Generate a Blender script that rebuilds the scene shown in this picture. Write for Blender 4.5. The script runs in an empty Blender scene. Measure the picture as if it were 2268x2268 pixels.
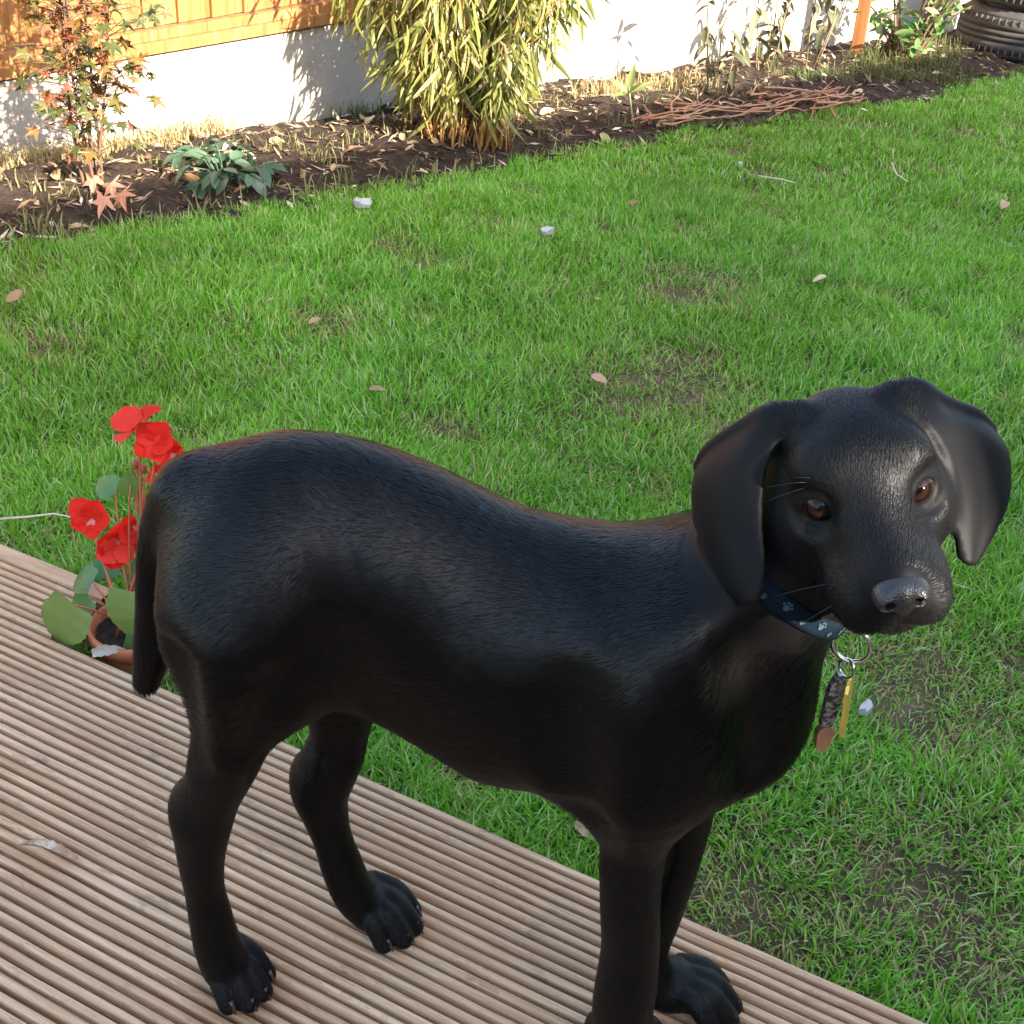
import bpy, math, random
import numpy as np
from mathutils import Vector, Matrix
random.seed(7); RNG=np.random.default_rng(11)
rad=math.radians
# ------------------------------------------------------------------ camera, sky, sun, exposure
SC=bpy.context.scene
H=.92                                             # phone height above the deck
AX=np.array([[0.88877181,0.29231498,-0.35303913],[0.45294292,-0.44217147,0.77416219],[0.07019537,-0.84796011,-0.52539154]])
cam=bpy.data.cameras.new('camera'); camo=bpy.data.objects.new('camera',cam); SC.collection.objects.link(camo)
r_,u_,f_=AX@[1,0,0],AX@[0,-1,0],AX@[0,0,1]
camo.matrix_world=Matrix(((r_[0],u_[0],-f_[0],0),(r_[1],u_[1],-f_[1],0),(r_[2],u_[2],-f_[2],H),(0,0,0,1)))
cam.sensor_width=36; cam.sensor_fit='HORIZONTAL'; cam.lens=36*2649/2268; cam.clip_start=.02; cam.clip_end=500
SC.camera=camo
TH=rad(20.3)                                      # the garden wall runs 20 degrees off the deck's normal
WD=np.array([math.sin(TH),math.cos(TH),0.]); WN=np.array([math.cos(TH),-math.sin(TH),0.])
SUN_AZ=np.array([.9023,-.4311,0.]); SUN_EL=rad(26)
world=bpy.data.worlds.new('World'); SC.world=world; world.use_nodes=True
wn_=world.node_tree.nodes; wl_=world.node_tree.links
bg=wn_['Background']; sky=wn_.new('ShaderNodeTexSky'); sky.sky_type='NISHITA'; sky.sun_disc=False
sky.sun_elevation=SUN_EL; sky.sun_rotation=math.atan2(SUN_AZ[0],SUN_AZ[1]); sky.air_density=1.2; sky.dust_density=2.0; sky.ozone_density=1.0
wl_.new(sky.outputs[0],bg.inputs[0]); bg.inputs[1].default_value=.15
sun=bpy.data.lights.new('sun','SUN'); suno=bpy.data.objects.new('sun',sun); SC.collection.objects.link(suno)
sun.energy=4.5; sun.angle=rad(.53); sun.color=(1,.93,.82)
sd=Vector((SUN_AZ[0]*math.cos(SUN_EL),SUN_AZ[1]*math.cos(SUN_EL),math.sin(SUN_EL)))
suno.rotation_euler=sd.to_track_quat('Z','Y').to_euler(); suno.location=(4,-3,4)
vs=SC.view_settings; vs.view_transform='Standard'; vs.look='None'; vs.gamma=1; vs.exposure=2.4
SC.render.engine='CYCLES'; SC.cycles.max_bounces=6; SC.cycles.use_denoising=True
# ------------------------------------------------------------------ helpers
def obj(name,V,F,mat,parent=None,smooth=False,data=None):
    if data is None:
        me=bpy.data.meshes.new(name); me.from_pydata([tuple(map(float,v)) for v in V],[],[tuple(map(int,f)) for f in F]); me.update()
        if mat: me.materials.append(mat)
        if smooth: me.polygons.foreach_set('use_smooth',[True]*len(me.polygons))
    else: me=data
    o=bpy.data.objects.new(name,me); SC.collection.objects.link(o)
    if parent: o.parent=parent
    return o
def big(name,V,F,mat,parent=None,smooth=False):
    """fast path for large arrays; F is an (n,k) array"""
    me=bpy.data.meshes.new(name); V=np.asarray(V,np.float32); F=np.asarray(F,np.int32); k=F.shape[1]
    me.vertices.add(len(V)); me.vertices.foreach_set('co',V.ravel())
    me.loops.add(F.size); me.loops.foreach_set('vertex_index',F.ravel())
    me.polygons.add(len(F)); me.polygons.foreach_set('loop_start',np.arange(len(F),dtype=np.int32)*k)
    me.polygons.foreach_set('use_smooth',np.full(len(F),smooth))
    me.update(calc_edges=True); me.validate()
    if mat: me.materials.append(mat)
    return obj(name,None,None,None,parent,data=me)
def vcol(o,name,C):
    a=o.data.color_attributes.new(name,'FLOAT_COLOR','POINT'); C=np.asarray(C,np.float32)
    if C.shape[1]==3: C=np.c_[C,np.ones(len(C),np.float32)]
    a.data.foreach_set('color',C.ravel())
def empty(name,loc=(0,0,0),rz=0):
    o=bpy.data.objects.new(name,None); SC.collection.objects.link(o); o.location=loc; o.rotation_euler=(0,0,rz); o.empty_display_size=.05; return o
def tag(o,label,cat,group=None,kind=None):
    o['label']=label; o['category']=cat
    if group:o['group']=group
    if kind:o['kind']=kind
    return o
def struct(o,kind='structure',label=None):
    o['kind']=kind
    if label:o['label']=label
    return o
def tube(pts,rs,n=6,cap=True):
    P=np.array(pts,float); m=len(P); rs=np.broadcast_to(rs,(m,)); V=[];F=[]
    T=np.gradient(P,axis=0) if m>2 else np.repeat((P[1]-P[0])[None],m,0)
    T/=np.linalg.norm(T,axis=1)[:,None]+1e-12
    a=np.cross(T[0],[.3,.2,.93]); 
    if np.linalg.norm(a)<1e-3:a=np.cross(T[0],[1,0,0])
    for i in range(m):
        a=a-T[i]*(a@T[i]); a/=np.linalg.norm(a)+1e-12; b=np.cross(T[i],a)
        for k in range(n):
            t=2*math.pi*k/n; V.append(P[i]+rs[i]*(math.cos(t)*a+math.sin(t)*b))
    for i in range(m-1):
        for k in range(n):
            k2=(k+1)%n; F.append((i*n+k,i*n+k2,(i+1)*n+k2,(i+1)*n+k))
    if cap:
        F.append(tuple(range(n-1,-1,-1))); F.append(tuple((m-1)*n+k for k in range(n)))
    return V,F
def join(*parts):
    V=[];F=[]
    for v,f in parts:
        o=len(V); V+=list(v); F+=[tuple(i+o for i in q) for q in f]
    return V,F
def box(lo,hi,bev=0.):
    (x0,y0,z0),(x1,y1,z1)=lo,hi
    if bev<=0:
        V=[(x,y,z) for z in (z0,z1) for y in (y0,y1) for x in (x0,x1)]
        return V,[(0,2,3,1),(4,5,7,6),(0,1,5,4),(2,6,7,3),(0,4,6,2),(1,3,7,5)]
    b=bev; ring=[(x0+b,y0),(x1-b,y0),(x1,y0+b),(x1,y1-b),(x1-b,y1),(x0+b,y1),(x0,y1-b),(x0,y0+b)]
    inn=[(min(max(x,x0+b),x1-b),min(max(y,y0+b),y1-b)) for x,y in ring]
    V=[(x,y,z0) for x,y in inn]+[(x,y,z0+b) for x,y in ring]+[(x,y,z1-b) for x,y in ring]+[(x,y,z1) for x,y in inn]
    F=[tuple(range(7,-1,-1)),tuple(range(24,32))]
    for l in range(3):
        for k in range(8):
            k2=(k+1)%8; F.append((l*8+k,l*8+k2,l*8+8+k2,l*8+8+k))
    return V,F
def lathe(prof,n=32,close=False):
    V=[(r*math.cos(2*math.pi*k/n),r*math.sin(2*math.pi*k/n),z) for r,z in prof for k in range(n)]; F=[]
    m=len(prof)
    for i in range(m if close else m-1):
        for k in range(n):
            k2=(k+1)%n; j=(i+1)%m; F.append((i*n+k,i*n+k2,j*n+k2,j*n+k))
    return V,F
def vnoise(x,y,s,seed=0):
    """smooth value noise on the ground plane"""
    g=np.random.default_rng(seed).random((64,64)); x=np.asarray(x)*s+100.3; y=np.asarray(y)*s+100.7
    i=np.floor(x).astype(int); j=np.floor(y).astype(int); fx=x-i; fy=y-j; fx=fx*fx*(3-2*fx); fy=fy*fy*(3-2*fy)
    G=lambda a,b:g[a%64,b%64]
    return (G(i,j)*(1-fx)+G(i+1,j)*fx)*(1-fy)+(G(i,j+1)*(1-fx)+G(i+1,j+1)*fx)*fy
# ------------------------------------------------------------------ materials
def mat(name,col,rough=.6,spec=.5,**kw):
    m=bpy.data.materials.new(name); m.use_nodes=True; b=m.node_tree.nodes['Principled BSDF']
    b.inputs['Base Color'].default_value=(*col,1); b.inputs['Roughness'].default_value=rough; b.inputs['Specular IOR Level'].default_value=spec
    for k,v in kw.items(): b.inputs[k.replace('_',' ')].default_value=v
    return m
def N(m,t,**kw):
    n=m.node_tree.nodes.new(t)
    for k,v in kw.items():
        if k in n.inputs.keys() if isinstance(k,str) else False: n.inputs[k].default_value=v
        else: setattr(n,k,v)
    return n
def L(m,a,b): m.node_tree.links.new(a,b)
def coords(m,scale=(1,1,1),kind='Object',rot=(0,0,0)):
    t=N(m,'ShaderNodeTexCoord'); p=N(m,'ShaderNodeMapping'); p.inputs['Scale'].default_value=scale; p.inputs['Rotation'].default_value=rot
    L(m,t.outputs[kind],p.inputs[0]); return p.outputs[0]
def noise(m,vec,scale,detail=4,rough=.55,dist=0):
    n=N(m,'ShaderNodeTexNoise'); n.inputs['Scale'].default_value=scale; n.inputs['Detail'].default_value=detail; n.inputs['Roughness'].default_value=rough; n.inputs['Distortion'].default_value=dist
    if vec is not None: L(m,vec,n.inputs['Vector'])
    return n.outputs['Fac']
def ramp(m,fac,stops):
    r=N(m,'ShaderNodeValToRGB'); e=r.color_ramp.elements
    while len(e)<len(stops): e.new(.5)
    for x,(p,c) in zip(e,stops): x.position=p; x.color=(*c,1) if len(c)==3 else c
    L(m,fac,r.inputs[0]); return r.outputs[0]
def mix(m,a,b,fac,mode='MIX'):
    x=N(m,'ShaderNodeMix'); x.data_type='RGBA'; x.blend_type=mode
    for s,i in ((fac,0),(a,6),(b,7)):
        if hasattr(s,'is_output'): L(m,s,x.inputs[i])
        else: x.inputs[i].default_value=s if i==0 else (*s,1)
    return x.outputs[2]
def math_(m,op,a,b=0.,c=0.):
    x=N(m,'ShaderNodeMath'); x.operation=op
    for i,s in enumerate((a,b,c)):
        if hasattr(s,'is_output'): L(m,s,x.inputs[i])
        else: x.inputs[i].default_value=s
    return x.outputs[0]
def P(m): return m.node_tree.nodes['Principled BSDF']
def bump(m,h,strength=.3,dist=.01):
    b=N(m,'ShaderNodeBump'); b.inputs['Strength'].default_value=strength; b.inputs['Distance'].default_value=dist; L(m,h,b.inputs['Height']); L(m,b.outputs[0],P(m).inputs['Normal'])
def rnd(m):
    return N(m,'ShaderNodeObjectInfo').outputs['Random']
def leafmat(name,stops,rough=.45,trans=.35,vein=True):
    """leaf: colour picked per object along stops, blotched; part of the light passes through"""
    m=mat(name,stops[0][1],rough); v=coords(m)
    n=noise(m,v,60,3); f=math_(m,'ADD',math_(m,'MULTIPLY',rnd(m),.8),math_(m,'MULTIPLY',n,.25)); c=ramp(m,f,stops)
    L(m,c,P(m).inputs['Base Color'])
    t=N(m,'ShaderNodeBsdfTranslucent'); L(m,c,t.inputs[0]); ms=N(m,'ShaderNodeMixShader'); ms.inputs[0].default_value=trans
    out=m.node_tree.nodes['Material Output']; L(m,P(m).outputs[0],ms.inputs[1]); L(m,t.outputs[0],ms.inputs[2]); L(m,ms.outputs[0],out.inputs[0])
    return m
# ------------------------------------------------------------------ ground, lawn, flower bed
ZL=-.06                                            # lawn level; the deck top is z = 0
EDGE=np.array([(-3.9,-1.2),(-2.75,.6),(-2.38,1.25),(-2.09,1.74),(-1.96,2.12),(-1.745,2.57),(-1.51,3.08),(-1.43,3.47),(-1.25,3.95),(-.77,4.96),(-.44,6.1),(-.05,7.3),(.7,10)])
def edge_x(y): return np.interp(y,EDGE[:,1],EDGE[:,0])+.02*np.sin(np.asarray(y)*9)+.012*np.sin(np.asarray(y)*23+1)
soil=mat('soil',(.06,.045,.035),.95,.2); v=coords(soil)
L(soil,ramp(soil,noise(soil,v,35,6,.7),[(.3,(.02,.014,.010)),(.55,(.05,.034,.024)),(.75,(.10,.075,.055))]),P(soil).inputs['Base Color']); bump(soil,noise(soil,v,90,5,.7),.8,.02)
lawn_soil=mat('lawn_soil',(.05,.06,.025),.95,.2); v=coords(lawn_soil)
L(lawn_soil,ramp(lawn_soil,noise(lawn_soil,v,14,6,.7),[(.3,(.050,.042,.020)),(.6,(.13,.088,.048)),(.8,(.21,.155,.095))]),P(lawn_soil).inputs['Base Color']); bump(lawn_soil,noise(lawn_soil,v,120,4,.7),.7,.015)
nx=np.r_[-60,-20,-8,np.linspace(-4,2,61),8,20,60]; ny=np.r_[-60,-20,-6,np.linspace(-2,10,121),20,60]
X,Y=np.meshgrid(nx,ny,indexing='ij'); Z=ZL+.022*(vnoise(X,Y,3.,1)-.5)+.012*(vnoise(X,Y,9.,2)-.5)
Z-=.02*np.clip((edge_x(Y)-X)/.08,0,1)
ii=np.arange(len(nx)*len(ny)).reshape(len(nx),len(ny)); Fq=np.stack([ii[:-1,:-1],ii[1:,:-1],ii[1:,1:],ii[:-1,1:]],-1).reshape(-1,4)
struct(big('lawn',np.stack([X,Y,Z],-1).reshape(-1,3),Fq,lawn_soil,smooth=True),label='green lawn in the shade with thin bare patches')
W0=np.array([-2.633,2.283,ZL])                     # foot of the garden wall at the photo's left edge
def wallpt(s,off=0.,z=0.): q=W0+WD*s+WN*off; return np.array([q[0],q[1],z])
ns,nt=260,34; S_=np.linspace(-1.5,6.5,ns); V=[]
for s in S_:
    a=wallpt(s,-.03); ye=a[1]; 
    for _ in range(6):                             # find the lawn edge straight across from here
        t=(edge_x(ye)-a[0])/WN[0]; ye=a[1]+WN[1]*t
    wdt=t+.05
    for k in range(nt):
        u=k/(nt-1); q=a+WN*wdt*u; V.append((q[0],q[1],ZL-.004+.050*math.sin(math.pi*min(1,(1-u)*1.15+.02))**.7*(1-.35*u)))
V=np.array(V); V[:,2]+=.035*(vnoise(V[:,0],V[:,1],12,3)-.5)+.018*(vnoise(V[:,0],V[:,1],34,4)-.5)
ii=np.arange(ns*nt).reshape(ns,nt); Fq=np.stack([ii[:-1,:-1],ii[:-1,1:],ii[1:,1:],ii[1:,:-1]],-1).reshape(-1,4)
bed=struct(big('flower_bed_soil',V,Fq,soil,smooth=True),label='strip of dark crumbly soil between lawn and white wall')
BEDV=V
def bedz(x,y):
    i=np.argmin((BEDV[:,0]-x)**2+(BEDV[:,1]-y)**2); return float(BEDV[i,2])
# ------------------------------------------------------------------ deck of reeded boards
wood=mat('deck_wood',(.42,.31,.23),.85,.12); t=N(wood,'ShaderNodeTexCoord'); r0=rnd(wood)
cmb=N(wood,'ShaderNodeCombineXYZ'); L(wood,math_(wood,'MULTIPLY',r0,37.),cmb.inputs[0]); L(wood,math_(wood,'MULTIPLY',r0,11.),cmb.inputs[2])
va=N(wood,'ShaderNodeVectorMath'); va.operation='ADD'; L(wood,t.outputs['Object'],va.inputs[0]); L(wood,cmb.outputs[0],va.inputs[1])
def wmap(sc):
    p=N(wood,'ShaderNodeMapping'); p.inputs['Scale'].default_value=sc; L(wood,va.outputs[0],p.inputs[0]); return p.outputs[0]
grain=noise(wood,wmap((6,160,160)),1,6,.65,.4); fine=noise(wood,wmap((30,700,700)),1,3,.6); blot=noise(wood,wmap((5,9,9)),1,4,.6); ridge=noise(wood,wmap((1.4,62,.1)),1,1,.5)
c=ramp(wood,grain,[(.25,(.28,.155,.08)),(.5,(.56,.37,.22)),(.72,(.80,.60,.41))])
c=mix(wood,c,ramp(wood,blot,[(.3,(.36,.30,.25)),(.5,(.5,.5,.5)),(.72,(.62,.52,.43))]),.45,'OVERLAY')
c=mix(wood,c,(.50,.36,.245),math_(wood,'MULTIPLY',ridge,.5)); c=mix(wood,c,(.30,.175,.10),math_(wood,'MULTIPLY',r0,.35))
c=mix(wood,c,(.33,.20,.12),math_(wood,'MULTIPLY',math_(wood,'GREATER_THAN',noise(wood,wmap((9,40,40)),1,4,.8),.60),.5))
c=mix(wood,c,(.20,.15,.125),ramp(wood,noise(wood,wmap((22,50,50)),1,5,.75),[(.58,(0,0,0)),(.72,(.75,.75,.75))]))
g0=N(wood,'ShaderNodeNewGeometry'); sp=N(wood,'ShaderNodeVectorMath'); sp.operation='DISTANCE'; L(wood,g0.outputs['Position'],sp.inputs[0]); sp.inputs[1].default_value=(-.448,.500,0)
dmp=math_(wood,'MULTIPLY',math_(wood,'SMOOTH_MIN',1,math_(wood,'MAXIMUM',0,math_(wood,'SUBTRACT',1.15,math_(wood,'ADD',math_(wood,'MULTIPLY',sp.outputs['Value'],11.),math_(wood,'MULTIPLY',blot,.9)))),.1),.8)
c=mix(wood,c,(.25,.12,.055),dmp)                  # damp rust-brown stain by the hind paw
L(wood,c,P(wood).inputs['Base Color']); bump(wood,math_(wood,'ADD',math_(wood,'MULTIPLY',grain,.6),math_(wood,'MULTIPLY',fine,.5)),.5,.003)
PITCH=.01205; NR=10; BW=PITCH*NR
def board(x0,x1,lead=0,seed=0,NR=NR):
    """reeded board: NR rounded ridges across y, top at z=0; outer edge at y=0, running to y=-BW"""
    pr=[]; rg=np.random.default_rng(seed)
    y=0.
    pr+= [(0,-.026),(0,-.0035)]
    for k in range(NR):
        a=-k*PITCH; w=PITCH
        if lead and k==0: a=0; w=PITCH*lead
        elif lead: a=-(lead-1)*PITCH-k*PITCH
        g=.16*PITCH
        pr+=[(a-.19*PITCH,-.0150 if k else -.0015),(a-.205*PITCH,-.0030 if k else -.0008),(a-.25*PITCH,-.0008),(a-.33*PITCH,-.0001),(a-w*.50,0.0),(a-w+.36*PITCH,-.0004),(a-w+.28*PITCH,-.0014),(a-w+.235*PITCH,-.0032),(a-w+.215*PITCH,-.0150)]
    end=pr[-1][0]-.0006
    pr+=[(end,-.026)]
    pr=np.array(pr); nx=max(8,int((x1-x0)/.05)); xs=np.linspace(x0,x1,nx)
    V=np.zeros((nx,len(pr),3)); V[:,:,0]=xs[:,None]; V[:,:,1]=pr[:,0]; V[:,:,2]=pr[:,1]
    V[:,:,1]+=(rg.normal(0,.00025,(nx,1))+.0004*np.sin(xs*3+seed)[:,None])
    jit=rg.normal(0,.00028,(nx,len(pr))); jit[:,[0,1,-1]]=0; V[:,:,2]+=jit*(pr[:,1]>-.02)
    m=len(pr); ii=np.arange(nx*m).reshape(nx,m); F=np.stack([ii[:-1,:-1],ii[1:,:-1],ii[1:,1:],ii[:-1,1:]],-1).reshape(-1,4)
    F=np.concatenate([F,np.stack([ii[:-1,-1],ii[1:,-1],ii[1:,0],ii[:-1,0]],-1)])
    o=big('board',V.reshape(-1,3),F,wood,deck,smooth=False)
    return o
deck=empty('deck',(0,.793,0)); struct(deck,label='weathered reeded timber deck the dog stands on')
for i in range(10):
    o=board(-3.2,1.6,seed=i); o.location=(0,-i*(BW+.0006),0)
o=board(-3.2,-.958,lead=2.4,seed=31,NR=8); o.location=(0,.115,.0008)      # the outermost board stops short and leaves a corner for the pot
fas=obj('fascia',*box((-.96,-.045,-.20),(1.6,-.006,-.0275)),wood,deck)
obj('joist',*box((-3.2,-1.15,-.20),(-.962,.11,-.0275)),wood,deck)
# ------------------------------------------------------------------ garden wall, fence, added screen that shades the lawn
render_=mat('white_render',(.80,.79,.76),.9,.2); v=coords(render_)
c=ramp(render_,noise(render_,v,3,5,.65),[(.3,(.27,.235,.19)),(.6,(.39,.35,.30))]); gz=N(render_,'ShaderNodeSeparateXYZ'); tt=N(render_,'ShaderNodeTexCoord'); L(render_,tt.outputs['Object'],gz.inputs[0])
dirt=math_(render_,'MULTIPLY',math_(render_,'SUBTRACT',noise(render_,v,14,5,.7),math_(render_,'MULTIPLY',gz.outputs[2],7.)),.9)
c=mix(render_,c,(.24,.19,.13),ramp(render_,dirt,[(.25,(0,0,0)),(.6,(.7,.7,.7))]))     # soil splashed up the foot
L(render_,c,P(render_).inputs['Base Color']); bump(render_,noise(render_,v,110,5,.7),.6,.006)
def topz(s): return .138+.075*s-.004*s*s if s<1.2 else .138+.075*1.2-.0058+.03*(s-1.2)   # top of the white plinth climbs to the right
wall=empty('garden_wall',tuple(W0)); tag(wall,'low white rendered wall behind the flower bed, bleached by sun','wall')
def wl(s,off,z): return (WD*s+WN*off+np.array([0,0,z-ZL]))
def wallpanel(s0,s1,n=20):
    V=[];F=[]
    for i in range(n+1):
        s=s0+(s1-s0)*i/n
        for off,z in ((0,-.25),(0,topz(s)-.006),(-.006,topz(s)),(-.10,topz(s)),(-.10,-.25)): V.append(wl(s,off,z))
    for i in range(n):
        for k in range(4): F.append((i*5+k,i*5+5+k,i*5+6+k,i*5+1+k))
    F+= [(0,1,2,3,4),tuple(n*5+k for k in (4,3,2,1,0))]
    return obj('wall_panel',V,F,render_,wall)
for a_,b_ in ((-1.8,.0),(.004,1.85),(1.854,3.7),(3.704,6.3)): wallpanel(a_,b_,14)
fw=mat('fence_timber',(.45,.22,.08),.7,.3); v=coords(fw,(1,1,1)); mp=N(fw,'ShaderNodeMapping'); mp.inputs['Scale'].default_value=(60,60,4); L(fw,v,mp.inputs[0])
c=ramp(fw,noise(fw,mp.outputs[0],1,5,.65,.3),[(.3,(.20,.075,.020)),(.55,(.33,.145,.045)),(.75,(.46,.25,.10))]); c=mix(fw,c,(.20,.07,.02),math_(fw,'MULTIPLY',rnd(fw),.35)); L(fw,c,P(fw).inputs['Base Color'])
fence=empty('timber_fence',tuple(W0)); tag(fence,'orange-brown featheredge timber fence standing on the white wall','fence')
def fbox(s0,s1,o0,o1,z00,z01,z10,z11,name):
    V=[wl(s,o,z) for s,(a,b) in ((s0,(z00,z01)),(s1,(z10,z11))) for z in (a,b) for o in (o0,o1)]
    return obj(name,V,[(0,1,3,2),(4,6,7,5),(0,4,5,1),(2,3,7,6),(0,2,6,4),(1,5,7,3)],fw,fence)
s=-1.7; k=0
while s<6.05:
    e=min(s+.112,6.1); a=topz(s)+.066; b=topz(e)+.066
    V=[wl(s,-.030,a),wl(s,-.016,a),wl(e,-.034,b),wl(e,-.030,b),wl(s,-.030,1.35),wl(s,-.016,1.35),wl(e,-.034,1.35),wl(e,-.030,1.35)]
    obj('board',V,[(0,1,3,2)[::-1],(4,5,7,6),(1,3,7,5),(0,4,6,2),(0,1,5,4),(2,6,7,3)],fw,fence); s=e-.004; k+=1
for a_,b_ in ((-1.7,0.),(0.,1.2),(1.2,6.1)):
    a,b=topz(a_),topz(b_)
    fbox(a_,b_-.002,-.030,.018,a+.004,a+.036,b+.004,b+.036,'rail'); fbox(a_,b_-.002,-.030,.004,a+.0365,a+.064,b+.0365,b+.064,'rail')
# unseen screen added to shade lawn and deck, gaps aim sun at the dog
scr=mat('shade_panel_wood',(.20,.15,.11),.8,.3); v=coords(scr,(30,30,2)); L(scr,ramp(scr,noise(scr,v,1,4),[(.3,(.14,.10,.07)),(.7,(.27,.20,.15))]),P(scr).inputs['Base Color'])
screen=empty('added_shade_screen',(0,0,0)); struct(screen,label='unseen screen added out of view to the right, shading lawn and deck')
EAV=2.56                                           # its top edge throws the shade line along the soil
def hbox(s0,s1,z0,z1):
    V=[WD*s+WN*o+np.array([0,0,z]) for s in (s0,s1) for o in (2.5,2.52) for z in (z0,z1)]
    obj('shade_panel',V,[(0,1,3,2),(4,6,7,5),(0,4,5,1),(2,3,7,6),(1,5,7,3),(0,2,6,4)],scr,screen)
GAPS=[(.234,.270,1.818,1.858),(.276,.378,1.836,1.988)]  # openings shaped to throw sunbeams on the dog's neck and face
s=-9.
for g0,g1,z0,z1 in GAPS:
    hbox(s,g0,-.3,EAV); hbox(g0,g1,-.3,z0); hbox(g0,g1,z1,EAV); s=g1
hbox(s,15.,-.3,EAV)
# ------------------------------------------------------------------ grass blades of the lawn
CAMP=np.array([0,0,H])
BARE=[(-.10,.87,.12),(.045,1.0,.13),(.19,.98,.10),(-.25,1.0,.07),(-.43,.93,.06),(.02,1.32,.11),(-.155,1.34,.06),(.23,1.18,.10),(-.62,2.0,.16),(-1.3,1.9,.10),(-.35,1.9,.12),(-.15,1.6,.10),(-.75,2.55,.14),(.15,1.45,.1)]
def thin(x,y):
    t=np.zeros(len(x))
    for a,b,r in BARE: t=np.maximum(t,np.exp(-(((x-a)**2+(y-b)**2)/r**2)**1.5))
    t=t*(.55+.6*vnoise(x,y,22,8)); t+=np.clip(vnoise(x,y,7,9)-.70,0,1)*2.2
    return np.clip(t,0,1)
def sees(x,y,z,m=1.22):
    q=np.stack([x,y,np.full_like(x,z)],-1)-CAMP; c=q@AX; return (c[:,2]>.1)&(c[:,0]>-c[:,2]*.428*m-.25)&(c[:,0]<c[:,2]*.428*m+.65)&(np.abs(c[:,1])<c[:,2]*.428*m+.10)
def grass(name,n,lo,hi,dmin,dmax,seg,seed,wid=1.):
    rg=np.random.default_rng(seed); x=rg.uniform(lo[0],hi[0],n); y=rg.uniform(lo[1],hi[1],n)
    d=np.hypot(np.hypot(x,y),H)
    k=(d>dmin)&(d<=dmax)&sees(x,y,ZL)&(x>edge_x(y)-.015)&~((y<.795)|((x<-.955)&(y<.912)))
    t=thin(x,y); k&=rg.random(n)>t*.55
    # clumps: keep more blades where the clump noise is high
    k&=rg.random(n)<.55+.6*vnoise(x,y,30,12)
    x,y,t=x[k],y[k],t[k]; n=len(x)
    L0=(.021+.022*rg.random(n)+.016*vnoise(x,y,6,13))*(1-.45*t); w=(.0008+.0010*rg.random(n))*wid*(1-.15*t)
    far=np.clip((np.hypot(x,y)-3.2)/3,0,1); L0*=1-.30*far
    az=vnoise(x,y,9,14)*9+rg.normal(0,1.6,n); lean=np.clip(rg.normal(.65,.38,n)+.35*t,0,1.5); curl=rg.normal(.9,.6,n)
    tw=rg.uniform(-1.2,1.2,n)
    dx,dy=np.cos(az),np.sin(az); sx,sy=-np.sin(az+tw),np.cos(az+tw)
    V=np.zeros((n,2*seg+1,3)); px,py,pz=x.copy(),y.copy(),np.full(n,ZL-.006)+.012*(vnoise(x,y,9.,2)-.5)+.022*(vnoise(x,y,3.,1)-.5)
    ang=lean*.5
    for i in range(seg+1):
        u=i/seg; ww=w*(1-.25*u) if i<seg else 0
        if i<seg:
            V[:,2*i,0]=px-sx*ww;V[:,2*i,1]=py-sy*ww;V[:,2*i,2]=pz;V[:,2*i+1,0]=px+sx*ww;V[:,2*i+1,1]=py+sy*ww;V[:,2*i+1,2]=pz
        else: V[:,2*seg,0]=px;V[:,2*seg,1]=py;V[:,2*seg,2]=pz
        st=L0/seg; px=px+dx*np.sin(ang)*st; py=py+dy*np.sin(ang)*st; pz=pz+np.cos(ang)*st; ang=ang+curl/seg*1.1
    V[:,:,2]=np.maximum(V[:,:,2],ZL-.008)
    m=2*seg+1; base=(np.arange(n)*m)[:,None]; F=[]
    for i in range(seg-1): F+=[base+np.array([[2*i,2*i+1,2*i+3]]),base+np.array([[2*i,2*i+3,2*i+2]])]
    F.append(base+np.array([[2*seg-2,2*seg-1,2*seg]])); F=np.concatenate(F)
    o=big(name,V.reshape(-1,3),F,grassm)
    h=rg.random(n); col=np.where((h<.55)[:,None],[.130,.340,.022],np.where((h<.8)[:,None],[.205,.42,.045],[.36,.48,.17]))
    vv=vnoise(x,y,2.3,15)[:,None]; col=col*(.80+.4*vv)+np.array([.03,.015,0])*(vnoise(x,y,4,16)[:,None]-.5)
    dry=(rg.random(n)<.035+.55*t)[:,None]; col=np.where(dry,np.array([.36,.33,.13])*(.6+.7*rg.random((n,1))),col)
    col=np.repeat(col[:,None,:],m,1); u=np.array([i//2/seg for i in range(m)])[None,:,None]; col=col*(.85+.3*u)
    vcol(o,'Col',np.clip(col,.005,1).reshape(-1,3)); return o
grassm=mat('grass_blade',(.07,.17,.03),.6,.25); at=N(grassm,'ShaderNodeAttribute',attribute_name='Col'); L(grassm,at.outputs[0],P(grassm).inputs['Base Color'])
tr=N(grassm,'ShaderNodeBsdfTranslucent'); L(grassm,at.outputs[0],tr.inputs[0]); ms=N(grassm,'ShaderNodeMixShader'); ms.inputs[0].default_value=.35
L(grassm,P(grassm).outputs[0],ms.inputs[1]); L(grassm,tr.outputs[0],ms.inputs[2]); L(grassm,ms.outputs[0],grassm.node_tree.nodes['Material Output'].inputs[0])
QN=1.
struct(grass('grass',int(530000*QN),(-2.2,.78),(1.3,2.1),0,2.0,3,21),'stuff','near lawn grass, green blades around the dog and deck')
struct(grass('grass',int(560000*QN),(-2.4,.8),(1.5,3.9),2.0,3.6,2,22,1.15),'stuff','middle lawn grass in shade behind the dog')
struct(grass('grass',int(360000*QN),(-2.2,2.6),(1.5,8.2),3.6,9,2,23,1.7),'stuff','far lawn grass running up to the flower bed')
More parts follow.
